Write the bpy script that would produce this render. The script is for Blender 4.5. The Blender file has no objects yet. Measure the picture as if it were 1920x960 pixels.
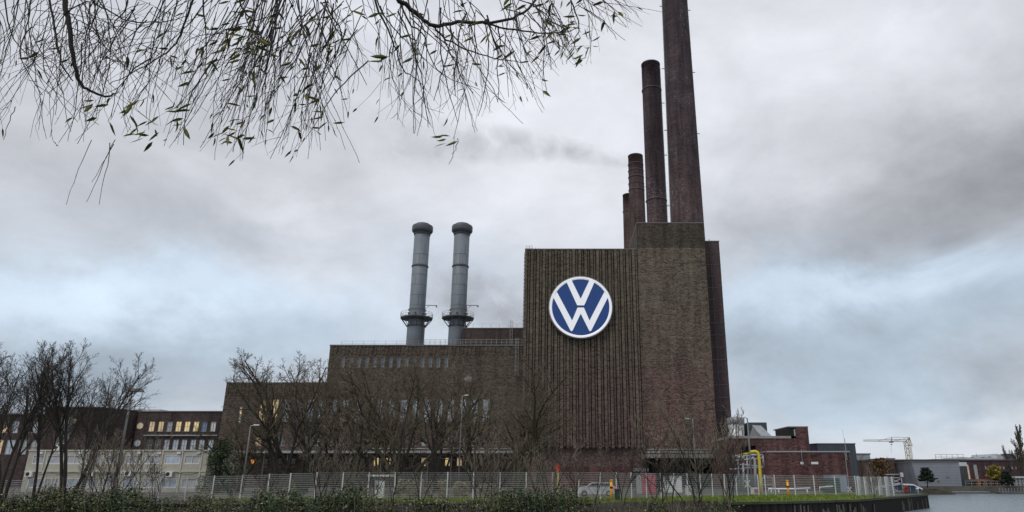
import bpy, math, random
from math import sin, cos, pi, radians, atan2, hypot, sqrt
from mathutils import Vector, Matrix
S = bpy.context.scene
COL = S.collection

# ------------------------------------------------------------------ camera
F = 1298.0; PX = 1060.0; EYE = 3.8; PITCH = atan2(413, F)
cp, sp = cos(PITCH), sin(PITCH)
cam_d = bpy.data.cameras.new("camera"); cam = bpy.data.objects.new("camera", cam_d); COL.objects.link(cam)
cam.location = (0, 0, EYE); cam.rotation_euler = (pi/2 + PITCH, 0, 0)
cam_d.sensor_width = 36; cam_d.lens = F/1920*36; cam_d.shift_x = (960-PX)/1920
cam_d.clip_start = 0.1; cam_d.clip_end = 6000
S.camera = cam

def D(px, py):
    u = (px-PX)/F; v = (480-py)/F
    return Vector((u, cp - v*sp, sp + v*cp))
def P(px, py, Y):            # point seen at photo pixel (px,py) at ground distance Y
    d = D(px, py); k = Y/d.y
    return Vector((d.x*k, Y, EYE + d.z*k))
def X(px, py, Y): return P(px, py, Y).x
def Z(py, Y): return P(PX, py, Y).z
def Yz(py, z):               # distance at which height z is seen on row py
    d = D(PX, py); return d.y*(z-EYE)/d.z

# ------------------------------------------------------------------ node helper
class NB:
    def __init__(s, nt): s.nt = nt; s.N = nt.nodes; s.L = nt.links
    def new(s, t, **kw):
        n = s.N.new(t)
        for k, v in kw.items(): setattr(n, k, v)
        return n
    def put(s, inp, v):
        if isinstance(v, bpy.types.NodeSocket): s.L.new(v, inp)
        elif v is not None:
            if hasattr(inp.default_value, '__len__') and not hasattr(v, '__len__'): v = (v,)*len(inp.default_value)
            if hasattr(v, '__len__') and len(inp.default_value) == 4 and len(v) == 3: v = (*v, 1)
            inp.default_value = v
    def m(s, op, a, b=None, c=None, clamp=False):
        n = s.new('ShaderNodeMath', operation=op, use_clamp=clamp); s.put(n.inputs[0], a)
        if b is not None: s.put(n.inputs[1], b)
        if c is not None: s.put(n.inputs[2], c)
        return n.outputs[0]
    def mix(s, f, a, b, mode='MIX'):
        n = s.new('ShaderNodeMix', data_type='RGBA', blend_type=mode)
        s.put(n.inputs[0], f); s.put(n.inputs[6], a); s.put(n.inputs[7], b); return n.outputs[2]
    def noise(s, vec, scale, detail=3, rough=.5, dist=0):
        n = s.new('ShaderNodeTexNoise'); s.put(n.inputs['Vector'], vec); s.put(n.inputs['Scale'], scale)
        n.inputs['Detail'].default_value = detail; n.inputs['Roughness'].default_value = rough
        n.inputs['Distortion'].default_value = dist; return n.outputs['Fac']
    def ramp(s, f, pts, interp='LINEAR'):
        n = s.new('ShaderNodeValToRGB'); n.color_ramp.interpolation = interp; s.put(n.inputs[0], f)
        e = n.color_ramp.elements
        while len(e) < len(pts): e.new(.5)
        for el, (p, c) in zip(e, pts):
            el.position = p; el.color = (*c, 1) if hasattr(c, '__len__') else (c, c, c, 1)
        return n.outputs[0]
    def vscale(s, vec, sc):
        n = s.new('ShaderNodeVectorMath', operation='MULTIPLY'); s.put(n.inputs[0], vec); s.put(n.inputs[1], sc); return n.outputs[0]

# ------------------------------------------------------------------ sky
W = bpy.data.worlds.new("World"); S.world = W; W.use_nodes = True
b = NB(W.node_tree)
for n in list(b.N): b.N.remove(n)
SUN_EL, SUN_AZ = radians(55), radians(222)
tc = b.new('ShaderNodeTexCoord').outputs['Generated']
sx = b.new('ShaderNodeSeparateXYZ'); b.put(sx.inputs[0], tc); x, y, z = sx.outputs
az = b.m('ARCTAN2', x, y)
el = b.m('ARCSINE', z)
zc = b.m('ADD', b.m('MAXIMUM', z, 0.0), 0.30)
cx = b.new('ShaderNodeCombineXYZ'); b.put(cx.inputs[0], b.m('DIVIDE', x, zc)); b.put(cx.inputs[1], b.m('DIVIDE', y, zc)); cx.inputs[2].default_value = 1.7
cl = cx.outputs[0]
wn = b.noise(b.vscale(tc, (1, 1, 1.6)), 2.2, 5, .6)
wn2 = b.noise(b.vscale(tc, (1, 1, 1.6)), 3.6, 6, .62, .4)
azw = b.m('ADD', az, b.m('MULTIPLY', b.m('SUBTRACT', wn, .5), .42))
elw = b.m('ADD', el, b.m('MULTIPLY', b.m('SUBTRACT', wn2, .5), .20))
def gauss(px, py, sxp, syp):
    d = D(px, py); a0 = atan2(d.x, d.y); e0 = atan2(d.z, hypot(d.x, d.y))
    a = b.m('DIVIDE', b.m('SUBTRACT', azw, a0), sxp/F); e = b.m('DIVIDE', b.m('SUBTRACT', elw, e0), syp/F)
    r = b.m('ADD', b.m('MULTIPLY', a, a), b.m('MULTIPLY', e, e))
    return b.m('EXPONENT', b.m('MULTIPLY', r, -1))
LUM = [(1000,230,420,240,.16),(620,0,500,150,.10),(1620,60,460,150,.18),(1820,350,300,95,-.17),(1480,400,200,70,-.03),(1440,560,240,70,-.03),
       (450,440,240,45,-.06),(330,390,260,70,.07),(700,330,150,60,.04),(640,340,130,60,-.08),(190,565,340,60,.25),(330,320,200,40,.06),(560,390,120,30,.08),(160,300,170,50,-.10),
       (190,700,330,55,-.15),(560,625,160,40,-.08),(520,540,200,50,.08),(1640,530,320,40,.20),(1500,650,230,45,-.10),(1850,690,160,50,-.12),(1650,800,420,35,.06),(800,560,170,110,.10),(1150,500,100,200,.05)]
BLU = [(150,560,400,90,.8),(560,640,240,80,.6),(1720,560,380,90,1.0),(1500,640,260,140,.7),(100,720,300,80,.7),(1650,740,320,50,.5),(870,520,140,120,.4),(450,430,400,60,.15)]
dv = b.vscale(tc, (1, 1, 1.7))
lum = b.m('ADD', .56, b.m('MULTIPLY', b.m('SUBTRACT', b.noise(dv, 2.6, 8, .55, .25), .5), .36))
lum = b.m('ADD', lum, b.m('MULTIPLY', b.m('SUBTRACT', b.noise(dv, 7.0, 8, .58, .25), .5), .34))
lum = b.m('ADD', lum, b.m('MULTIPLY', b.m('SUBTRACT', b.noise(cl, 5.5, 6, .6, .3), .5), .10))
for a_, b_, c_, d_, w_ in LUM:
    if w_: lum = b.m('ADD', lum, b.m('MULTIPLY', gauss(a_, b_, c_, d_), w_))
lum = b.m('MAXIMUM', lum, .2)
blu = b.m('MULTIPLY', b.noise(cl, 1.3, 3, .5), .35)
for a_, b_, c_, d_, w_ in BLU: blu = b.m('ADD', blu, b.m('MULTIPLY', gauss(a_, b_, c_, d_), w_))
blu = b.m('MINIMUM', blu, 1.0)
tint = b.mix(blu, (1.0, 1.0, 1.05), (.82, .965, 1.13))
sc_ = b.new('ShaderNodeVectorMath', operation='SCALE'); b.put(sc_.inputs[0], tint); b.put(sc_.inputs[3], b.m('MULTIPLY', lum, 10.0))
sky = b.new('ShaderNodeTexSky'); sky.sky_type = 'NISHITA'; sky.sun_disc = False; sky.sun_elevation = SUN_EL; sky.sun_rotation = SUN_AZ
ov = b.mix(.94, sky.outputs[0], sc_.outputs[0])
bg = b.new('ShaderNodeBackground'); b.put(bg.inputs[0], ov); bg.inputs[1].default_value = .1
wo = b.new('ShaderNodeOutputWorld'); b.L.new(bg.outputs[0], wo.inputs[0])
W.cycles.sampling_method = 'MANUAL'; W.cycles.sample_map_resolution = 512

sd = bpy.data.lights.new("sun", 'SUN'); sun = bpy.data.objects.new("sun", sd); COL.objects.link(sun)
sd.energy = 1.1; sd.angle = radians(18); sd.color = (1, .95, .88)
sv = Vector((sin(SUN_AZ)*cos(SUN_EL), cos(SUN_AZ)*cos(SUN_EL), sin(SUN_EL)))
sun.rotation_euler = sv.to_track_quat('Z', 'Y').to_euler(); sun.location = (0, -20, 80)
S.view_settings.view_transform = 'Standard'; S.view_settings.look = 'None'; S.view_settings.gamma = 1; S.view_settings.exposure = .16
S.render.film_transparent = False
S.cycles.max_bounces = 6; S.cycles.volume_bounces = 1; S.cycles.volume_step_rate = 1.0; S.cycles.volume_max_steps = 64
S.cycles.transparent_max_bounces = 8

# ------------------------------------------------------------------ objects helpers
OFF = {}
class MB:
    def __init__(s): s.v = []; s.f = []; s.sm = []
    def quad(s, *p, smooth=False):
        n = len(s.v); s.v += [tuple(q) for q in p]; s.f.append(tuple(range(n, n+len(p)))); s.sm.append(smooth); return s
    def box(s, x0, x1, y0, y1, z0, z1):
        n = len(s.v)
        s.v += [(x0,y0,z0),(x1,y0,z0),(x1,y1,z0),(x0,y1,z0),(x0,y0,z1),(x1,y0,z1),(x1,y1,z1),(x0,y1,z1)]
        for f in ((0,3,2,1),(4,5,6,7),(0,1,5,4),(1,2,6,5),(2,3,7,6),(3,0,4,7)):
            s.f.append(tuple(n+i for i in f)); s.sm.append(False)
        return s
    def hexa(s, pts):        # 8 points: bottom 4, top 4
        n = len(s.v); s.v += [tuple(q) for q in pts]
        for f in ((0,3,2,1),(4,5,6,7),(0,1,5,4),(1,2,6,5),(2,3,7,6),(3,0,4,7)):
            s.f.append(tuple(n+i for i in f)); s.sm.append(False)
        return s
    def tube(s, pts, rad, n=6, caps=False, smooth=True):
        base = len(s.v); k = len(pts); prev = None
        for i, p in enumerate(pts):
            a = pts[max(i-1, 0)]; c = pts[min(i+1, k-1)]
            dx, dy, dz = c[0]-a[0], c[1]-a[1], c[2]-a[2]
            l = sqrt(dx*dx+dy*dy+dz*dz) or 1; dx/=l; dy/=l; dz/=l
            if prev is None:
                if abs(dz) < .9: ux, uy, uz = dy, -dx, 0
                else: ux, uy, uz = 0, dz, -dy
            else:
                ux, uy, uz = prev; q = ux*dx+uy*dy+uz*dz; ux-=q*dx; uy-=q*dy; uz-=q*dz
            l = sqrt(ux*ux+uy*uy+uz*uz) or 1; ux/=l; uy/=l; uz/=l; prev = (ux, uy, uz)
            wx, wy, wz = dy*uz-dz*uy, dz*ux-dx*uz, dx*uy-dy*ux
            r = rad[i] if hasattr(rad, '__len__') else rad
            for j in range(n):
                t = 2*pi*j/n; c_, s_ = cos(t)*r, sin(t)*r
                s.v.append((p[0]+ux*c_+wx*s_, p[1]+uy*c_+wy*s_, p[2]+uz*c_+wz*s_))
        for i in range(k-1):
            for j in range(n):
                a = base+i*n+j; b_ = base+i*n+(j+1) % n
                s.f.append((a, b_, b_+n, a+n)); s.sm.append(smooth)
        if caps:
            s.f.append(tuple(base+j for j in range(n))[::-1]); s.sm.append(False)
            s.f.append(tuple(base+(k-1)*n+j for j in range(n))); s.sm.append(False)
        return s
    def lathe(s, cx_, cy_, prof, n=32, smooth=True):
        base = len(s.v)
        for r, z_ in prof:
            for j in range(n): t = 2*pi*j/n; s.v.append((cx_+r*cos(t), cy_+r*sin(t), z_))
        for i in range(len(prof)-1):
            for j in range(n):
                a = base+i*n+j; b_ = base+i*n+(j+1) % n; s.f.append((a, b_, b_+n, a+n)); s.sm.append(smooth)
        s.f.append(tuple(base+j for j in range(n))[::-1]); s.sm.append(False)
        s.f.append(tuple(base+(len(prof)-1)*n+j for j in range(n))); s.sm.append(False)
        return s
    def prism(s, poly, axis, a, b_):     # poly 2D list; axis 'y': poly=(x,z); 'z': (x,y); 'x': (y,z)
        def mk(q, t):
            return (q[0], t, q[1]) if axis == 'y' else (q[0], q[1], t) if axis == 'z' else (t, q[0], q[1])
        n = len(s.v); k = len(poly)
        s.v += [mk(q, a) for q in poly] + [mk(q, b_) for q in poly]
        s.f.append(tuple(n+i for i in range(k))); s.f.append(tuple(n+k+i for i in range(k))[::-1]); s.sm += [False, False]
        for i in range(k):
            j = (i+1) % k; s.f.append((n+i, n+k+i, n+k+j, n+j)); s.sm.append(False)
        return s
    def build(s, name, mat, parent=None, local=False, recalc=False):
        o_ = (0, 0, 0)
        if parent is not None and not local: o_ = OFF.get(parent.name, (0, 0, 0))
        me = bpy.data.meshes.new(name)
        me.from_pydata([(p[0]-o_[0], p[1]-o_[1], p[2]-o_[2]) for p in s.v], [], s.f)
        me.polygons.foreach_set('use_smooth', s.sm); me.update()
        if mat: me.materials.append(mat)
        if recalc:
            import bmesh
            bm = bmesh.new(); bm.from_mesh(me); bmesh.ops.recalc_face_normals(bm, faces=bm.faces); bm.to_mesh(me); bm.free()
        o = bpy.data.objects.new(name, me); COL.objects.link(o)
        if parent is not None: o.parent = parent; OFF[o.name] = o_
        return o
def T(name, label, cat, loc=(0, 0, 0), group=None, rz=0):
    o = bpy.data.objects.new(name, None); COL.objects.link(o); o.location = loc; o.rotation_euler = (0, 0, rz)
    o.empty_display_size = .5
    OFF[o.name] = tuple(loc); tag(o, label, cat, group); return o
def tag(o, label=None, cat=None, group=None, kind=None):
    if label: o['label'] = label
    if cat: o['category'] = cat
    if group: o['group'] = group
    if kind: o['kind'] = kind
    return o
def dup(root, loc, rz, label, sc=None, group=None):
    r = root.copy(); COL.objects.link(r); r.location = loc; r.rotation_euler = (0, 0, rz)
    if sc: r.scale = (sc[0], sc[0], sc[1]) if hasattr(sc, '__len__') else (sc, sc, sc)
    r['label'] = label
    if group: r['group'] = group
    for ch in list(root.children):
        c = ch.copy(); COL.objects.link(c); c.parent = r
        for g in list(ch.children):
            d = g.copy(); COL.objects.link(d); d.parent = c
    return r
def lathe_at(o): pass

# ------------------------------------------------------------------ materials
def mat(name, col, rough=.7, metal=0, emit=None, es=0, spec=.5, vary=0, vscale=1.0, bump=0, bscale=5):
    m = bpy.data.materials.new(name); m.use_nodes = True; q = NB(m.node_tree); p = q.N['Principled BSDF']
    p.inputs['Roughness'].default_value = rough; p.inputs['Metallic'].default_value = metal
    p.inputs['Specular IOR Level'].default_value = spec
    pos = q.new('ShaderNodeNewGeometry').outputs['Position']
    if vary:
        n1 = q.noise(pos, vscale, 5, .6); n2 = q.noise(q.vscale(pos, (2.5, 2.5, .35)), vscale*1.5, 3, .6)
        f = q.m('ADD', q.m('MULTIPLY', n1, .6), q.m('MULTIPLY', n2, .4))
        lo = tuple(c*(1-vary) for c in col); hi = tuple(min(1, c*(1+vary)) for c in col)
        c_ = q.ramp(f, [(.3, lo), (.7, hi)]); q.put(p.inputs['Base Color'], c_)
        q.put(p.inputs['Roughness'], q.ramp(n1, [(.3, max(.05, rough-.12)), (.7, min(1, rough+.1))]))
    else: p.inputs['Base Color'].default_value = (*col, 1)
    if bump:
        bn = q.new('ShaderNodeBump'); bn.inputs['Strength'].default_value = bump; q.put(bn.inputs['Height'], q.noise(pos, bscale, 4, .6))
        q.L.new(bn.outputs[0], p.inputs['Normal'])
    if emit: p.inputs['Emission Color'].default_value = (*emit, 1); p.inputs['Emission Strength'].default_value = es
    return m

def litmat(name, col, es):
    m = bpy.data.materials.new(name); m.use_nodes = True; q = NB(m.node_tree); p = q.N['Principled BSDF']
    pos = q.new('ShaderNodeNewGeometry').outputs['Position']
    f = q.m('ADD', q.m('MULTIPLY', q.noise(q.vscale(pos, (1.6, 1, .9)), 1.0, 3, .6), .6), q.m('MULTIPLY', q.noise(q.vscale(pos, (5, 1, 1.5)), 1.0, 2, .5), .4))
    q.put(p.inputs['Emission Color'], q.ramp(f, [(.35, tuple(c*.25 for c in col)), (.5, tuple(c*.8 for c in col)), (.68, col)]))
    p.inputs['Emission Strength'].default_value = es; p.inputs['Base Color'].default_value = (.2, .17, .1, 1); p.inputs['Roughness'].default_value = .15
    return m

def brick(name, low, high, z0, z1, speck=.5, band=.4, stripes=0, dark=1.0, course=2.0, streak=.62, bloom=0):
    """mottled fired clinker: individual brick tones, horizontal course streaks, colour drift with height of the firing batches"""
    m = bpy.data.materials.new(name); m.use_nodes = True; q = NB(m.node_tree); p = q.N['Principled BSDF']
    pos = q.new('ShaderNodeNewGeometry').outputs['Position']
    s_ = q.new('ShaderNodeSeparateXYZ'); q.put(s_.inputs[0], pos)
    cb = q.new('ShaderNodeCombineXYZ'); q.put(cb.inputs[0], q.m('ADD', s_.outputs[0], s_.outputs[1])); q.put(cb.inputs[1], s_.outputs[2])
    def br(w, h, c1, c2, mo, ms):
        n = q.new('ShaderNodeTexBrick'); q.put(n.inputs['Vector'], cb.outputs[0]); n.inputs['Scale'].default_value = 1
        n.inputs['Brick Width'].default_value = w; n.inputs['Row Height'].default_value = h; n.inputs['Mortar Size'].default_value = ms
        q.put(n.inputs['Color1'], c1); q.put(n.inputs['Color2'], c2); q.put(n.inputs['Mortar'], mo); n.inputs['Bias'].default_value = 0
        return n.outputs['Color']
    small = br(.27, .085, (0, 0, 0), (1, 1, 1), (.55, .55, .55), .008)
    big = br(.62, .26, (0, 0, 0), (1, 1, 1), (.3, .3, .3), .02)
    course_n = q.noise(q.vscale(pos, (.12, .12, course)), 1.0, 4, .65)
    blot = q.noise(q.vscale(pos, (.16, .16, .11)), 1.0, 5, .62, .5)
    blot2 = q.noise(q.vscale(pos, (.9, .9, .12)), 1.0, 4, .6)
    fine = q.noise(q.vscale(pos, (1, 1, 1.7)), 4.6, 3, .75)
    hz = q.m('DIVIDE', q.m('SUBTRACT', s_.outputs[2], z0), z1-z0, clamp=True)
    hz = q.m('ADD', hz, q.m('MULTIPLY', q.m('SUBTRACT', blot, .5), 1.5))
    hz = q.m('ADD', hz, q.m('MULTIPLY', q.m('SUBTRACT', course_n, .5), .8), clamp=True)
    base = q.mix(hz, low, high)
    v = q.m('ADD', q.m('MULTIPLY', small, .35), q.m('MULTIPLY', big, .4))
    v = q.m('ADD', v, q.m('MULTIPLY', q.m('SUBTRACT', fine, .5), 1.6))
    v = q.m('MULTIPLY', q.m('SUBTRACT', v, .38), speck*2)
    v = q.m('ADD', v, q.m('MULTIPLY', q.m('SUBTRACT', course_n, .5), band))
    v = q.m('ADD', v, q.m('MULTIPLY', q.m('SUBTRACT', blot2, .5), band*1.4))
    soot = q.ramp(q.noise(q.vscale(pos, (.55, .55, .035)), 1.0, 5, .6), [(.38, streak), (.55, 1.05)])
    g = q.m('MULTIPLY', q.m('MAXIMUM', q.m('ADD', v, 1.0), .22), q.m('MULTIPLY', soot, dark))
    if stripes:
        st = q.m('SINE', q.m('MULTIPLY', cb.outputs[0], 1)) if False else q.m('SINE', q.m('MULTIPLY', q.m('ADD', s_.outputs[0], s_.outputs[1]), 2*pi/stripes))
        g = q.m('MULTIPLY', g, q.m('ADD', 1, q.m('MULTIPLY', st, .22)))
    red = q.ramp(q.noise(q.vscale(pos, (1.2, 1.2, 3)), 1.3, 3, .7), [(.42, (.92, 1.01, .96)), (.62, (1.14, .92, .95))])
    c = q.mix(.75, base, red, 'MULTIPLY')
    if bloom:
        bl = q.m('MULTIPLY', q.ramp(q.noise(q.vscale(pos, (.22, .22, .12)), 1, 3, .5), [(.5, 0), (.64, 1)]), q.ramp(q.noise(pos, 2.2, 5, .75), [(.5, 0), (.62, bloom)]))
        c = q.mix(bl, c, (.33, .29, .29))
    vm = q.new('ShaderNodeVectorMath', operation='SCALE'); q.put(vm.inputs[0], c); q.put(vm.inputs[3], g)
    q.L.new(vm.outputs[0], p.inputs['Base Color'])
    p.inputs['Roughness'].default_value = .85; p.inputs['Specular IOR Level'].default_value = .25
    bn = q.new('ShaderNodeBump'); bn.inputs['Strength'].default_value = .5; bn.inputs['Distance'].default_value = .03; q.put(bn.inputs['Height'], small)
    q.L.new(bn.outputs[0], p.inputs['Normal'])
    return m

M = {}
M['tower'] = brick('tower_clinker', (.128, .092, .086), (.130, .114, .088), 6, 40, .95, .6, streak=.8)
M['plain'] = brick('plain_clinker', (.135, .086, .082), (.125, .108, .084), 6, 42, .95, 1.0, streak=.9)
M['head'] = brick('sooty_clinker', (.070, .060, .050), (.076, .066, .052), 40, 60, .9, .8)
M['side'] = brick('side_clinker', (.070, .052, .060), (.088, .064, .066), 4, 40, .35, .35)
M['hallrib'] = M['hall'] = brick('hall_clinker', (.10, .074, .066), (.098, .083, .066), 4, 25, .95, .5, streak=.8)
M['office'] = brick('office_clinker', (.075, .056, .055), (.075, .06, .057), 4, 18, .6, .35)
M['redbrick'] = brick('red_clinker', (.125, .066, .064), (.108, .058, .058), 2, 12, .85, .35)
M['farbrick'] = brick('far_clinker', (.085, .055, .062), (.085, .052, .06), 2, 12, .4, .3)
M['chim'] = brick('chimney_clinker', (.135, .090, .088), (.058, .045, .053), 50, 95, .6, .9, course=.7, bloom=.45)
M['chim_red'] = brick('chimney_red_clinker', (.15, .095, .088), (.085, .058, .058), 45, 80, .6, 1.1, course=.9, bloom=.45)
M['hoop'] = mat('rusty_hoop_steel', (.13, .11, .11), .6, .2, vary=.3)
M['coping'] = mat('coping_metal', (.16, .15, .15), .5, .3, vary=.3)
M['dark'] = mat('shade_black', (.012, .012, .013), .9)  # near-black colour stands for the shade in voids and recesses
M['glass'] = mat('window_glass', (.46, .53, .60), .12, .35, spec=.8, vary=.5, vscale=.6)  # uneven sky reflection put into the pale mottled base colour
M['glassmid'] = mat('greyish_glass', (.10, .12, .14), .15, .2, spec=.8, vary=.5, vscale=.6)
M['glassdark'] = mat('dark_glass', (.03, .035, .04), .1, 0, spec=.8, vary=.4, vscale=.6)
M['blind'] = mat('window_blind', (.42, .44, .46), .6, vary=.2, vscale=2)
M['bluepane'] = mat('blue_blind', (.14, .25, .38), .4, vary=.2)
M['lit'] = litmat('lit_pane', (1, .76, .36), .62)
M['litdim'] = litmat('dim_lit_pane', (1, .72, .40), .45)
M['glow'] = mat('orange_glow', (.5, .2, .05), .4, emit=(1, .32, .05), es=.6)
M['frame'] = mat('white_window_frame', (.42, .43, .42), .5, vary=.2)
M['framedark'] = mat('dark_window_frame', (.05, .055, .06), .5)
M['frameblue'] = mat('blue_window_frame', (.09, .12, .22), .5)
M['galv'] = mat('galvanised_steel', (.36, .38, .39), .5, .25, vary=.2, vscale=3)
M['postw'] = mat('galvanised_post', (.62, .64, .65), .4, .25, vary=.15)
M['steelgrey'] = mat('grey_painted_stack', (.165, .195, .225), .6, vary=.18, vscale=.5)
M['steeldark'] = mat('dark_painted_steel', (.09, .10, .11), .55, vary=.2)
M['rail'] = mat('roof_railing_steel', (.35, .36, .36), .5, .2)
M['white'] = mat('white_paint', (.72, .74, .76), .4, vary=.08)
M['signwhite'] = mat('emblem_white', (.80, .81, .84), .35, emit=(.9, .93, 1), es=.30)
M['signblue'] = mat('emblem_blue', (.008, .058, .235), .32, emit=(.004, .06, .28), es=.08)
M['signrim'] = mat('emblem_rim_metal', (.5, .52, .56), .3, .6)
M['cream'] = mat('cream_cabin_panel', (.43, .42, .35), .6, vary=.18, vscale=.8)
M['creamtrim'] = mat('cream_cabin_frame', (.53, .52, .45), .6, vary=.1)
M['concrete'] = mat('canopy_concrete', (.26, .26, .25), .8, vary=.3, vscale=1)
M['greymetal'] = mat('slate_cladding', (.055, .07, .085), .5, .1, vary=.25, vscale=.5)
M['tank'] = mat('tank_sheet', (.55, .58, .61), .4, .2, vary=.15)
M['zinc'] = mat('zinc_sheet', (.33, .36, .38), .45, .3, vary=.2)
M['yellow'] = mat('yellow_pipe_paint', (.62, .52, .04), .45, vary=.15)
M['orange'] = mat('orange_marker_paint', (.85, .42, .02), .45)
M['red'] = mat('red_paint', (.75, .03, .02), .45)
M['pink'] = mat('faded_red_board', (.42, .06, .10), .6, vary=.35, vscale=2)
M['green'] = mat('dark_green_box', (.02, .05, .035), .5, vary=.2)
M['bluegrey'] = mat('blue_grey_box', (.25, .31, .38), .5, vary=.1)
M['black'] = mat('black_rubber', (.015, .015, .016), .6)
M['craney'] = mat('crane_yellow', (.42, .36, .17), .5, vary=.15)
M['slate'] = mat('slanted_hall_panel', (.25, .27, .31), .45, .15, vary=.16, vscale=.25)
M['bark'] = mat('dark_bark', (.040, .034, .028), .9, vary=.45, vscale=1.5, bump=.4, bscale=12)
M['barkgreen'] = mat('mossy_bark', (.055, .052, .03), .9, vary=.5, vscale=.8)
M['twig'] = mat('brown_twigs', (.15, .125, .088), .9, vary=.6, vscale=.35)  # highlights on the twigs put into the lighter mottled tones, tan twigs too
M['twigtan'] = mat('tan_twigs', (.21, .175, .13), .85, vary=.6, vscale=.5)
M['twigdark'] = mat('dark_twigs', (.035, .03, .027), .9, vary=.5, vscale=.5)
M['twigleft'] = mat('grey_brown_twigs', (.055, .045, .038), .9, vary=.6, vscale=.6)
M['pole'] = mat('weathered_pole', (.17, .18, .18), .55, .2, vary=.2)
M['willowbark'] = mat('willow_bark', (.035, .033, .026), .85, vary=.4, vscale=8)
M['willowtwig'] = mat('willow_twigs', (.016, .014, .012), .8, vary=.4, vscale=6)
def leafmat(name, cols, scale=3, trans=.0):
    m = bpy.data.materials.new(name); m.use_nodes = True; q = NB(m.node_tree); p = q.N['Principled BSDF']
    gi = q.new('ShaderNodeNewGeometry'); n = q.noise(gi.outputs['Position'], scale, 3, .6)
    f = q.m('ADD', q.m('MULTIPLY', n, .7), q.m('MULTIPLY', q.m('SUBTRACT', gi.outputs['Random Per Island'], .5), .9), clamp=True)
    q.put(p.inputs['Base Color'], q.ramp(f, [(i/(len(cols)-1)*.8, c) for i, c in enumerate(cols)]))
    p.inputs['Roughness'].default_value = .6; p.inputs['Specular IOR Level'].default_value = .3
    return m
M['bushleaf'] = leafmat('bramble_leaf', [(.006, .009, .005), (.014, .020, .010), (.045, .07, .02), (.08, .058, .03), (.14, .18, .05), (.34, .36, .20)], .6)  # last, palest stop paints highlights on the leaves
M['ivyleaf'] = leafmat('ivy_leaf', [(.006, .012, .007), (.018, .04, .016), (.05, .095, .035), (.17, .23, .10)], .9)
M['dryleaf'] = leafmat('dry_hedge', [(.12, .10, .06), (.24, .20, .12), (.36, .31, .20)], 1.2)
M['willowleaf'] = leafmat('willow_leaf', [(.025, .035, .008), (.08, .10, .02), (.16, .185, .035), (.24, .16, .04)], 6)
M['pineleaf'] = leafmat('pine_needles', [(.008, .016, .012), (.018, .034, .022), (.03, .05, .03)], 1)
M['brownleaf'] = leafmat('autumn_leaf', [(.06, .035, .015), (.14, .08, .03), (.22, .13, .04)], 1)
M['yellowleaf'] = leafmat('yellow_leaf', [(.14, .14, .03), (.28, .25, .05), (.30, .16, .04), (.38, .34, .10)], .35)
M['poplarleaf'] = mat('poplar_twigs', (.09, .075, .055), .9, vary=.4, vscale=.8)
def groundmat(name, cols, scale, rough=.9):
    m = bpy.data.materials.new(name); m.use_nodes = True; q = NB(m.node_tree); p = q.N['Principled BSDF']
    pos = q.new('ShaderNodeNewGeometry').outputs['Position']
    f = q.m('ADD', q.m('MULTIPLY', q.noise(pos, scale, 6, .65), .6), q.m('MULTIPLY', q.noise(pos, scale*9, 4, .7), .4))
    q.put(p.inputs['Base Color'], q.ramp(f, [(.34, cols[0]), (.5, cols[1]), (.66, cols[2])])); p.inputs['Roughness'].default_value = rough
    bn = q.new('ShaderNodeBump'); bn.inputs['Strength'].default_value = .6; bn.inputs['Distance'].default_value = .1
    q.put(bn.inputs['Height'], q.noise(pos, scale*12, 4, .7)); q.L.new(bn.outputs[0], p.inputs['Normal']); return m
M['ground'] = groundmat('yard_ground', [(.05, .05, .045), (.09, .085, .075), (.13, .12, .10)], .15)
M['soil'] = groundmat('bank_soil', [(.015, .013, .01), (.035, .03, .02), (.05, .055, .025)], .5)
M['lawn'] = groundmat('lawn_turf', [(.08, .12, .014), (.14, .20, .025), (.21, .27, .045)], .35)
M['blade'] = leafmat('grass_blade', [(.08, .12, .015), (.15, .22, .025), (.25, .33, .06)], .6)
# water
m = bpy.data.materials.new('canal_water'); m.use_nodes = True; q = NB(m.node_tree); p = q.N['Principled BSDF']; M['water'] = m
pos = q.new('ShaderNodeNewGeometry').outputs['Position']
p.inputs['Base Color'].default_value = (.20, .25, .28, 1); p.inputs['Roughness'].default_value = .2; p.inputs['IOR'].default_value = 1.33
h = q.m('ADD', q.noise(q.vscale(pos, (1, .45, 1)), 1.1, 5, .65), q.m('MULTIPLY', q.noise(q.vscale(pos, (1, .5, 1)), .35, 2, .5), 1.2))
bn = q.new('ShaderNodeBump'); bn.inputs['Strength'].default_value = 1; bn.inputs['Distance'].default_value = .30; q.put(bn.inputs['Height'], h)
q.L.new(bn.outputs[0], p.inputs['Normal'])
# sheet piling
M['pile'] = mat('sheet_pile_steel', (.020, .017, .016), .7, .2, vary=.6, vscale=1.2)
M['pilelight'] = mat('pile_cap_moss', (.06, .065, .035), .9, vary=.5, vscale=1)

# ------------------------------------------------------------------ ground and water
GZ = 1.6
q0 = P(1354, 943, Yz(943, GZ)); q1 = P(1480, 941, Yz(941, GZ)); q2 = P(1600, 937.5, Yz(937.5, GZ)); q3 = P(1680, 931.5, Yz(931.5, GZ)); q4 = P(1734, 927, Yz(927, GZ))
quay = [(q.x, q.y) for q in (q0, q1, q2, q3, q4)]
back = [(quay[-1][0]-1, quay[-1][1]+12), (quay[-1][0]-9, quay[-1][1]+30), (X(1640, 925, 168), 168)]
SHORE = 169
poly = [(-900, 62), (-60, 60.5), (-20, 61), (quay[0][0]-3, 62)] + quay + back + [(X(1690, 925, SHORE), SHORE), (X(1800, 925, SHORE+1), SHORE+1), (900, SHORE+12), (900, 3000), (-900, 3000)]
g = MB(); g.f.append(tuple(range(len(poly)))); g.v = [(a, b_, GZ) for a, b_ in poly]; g.sm.append(False)
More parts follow.
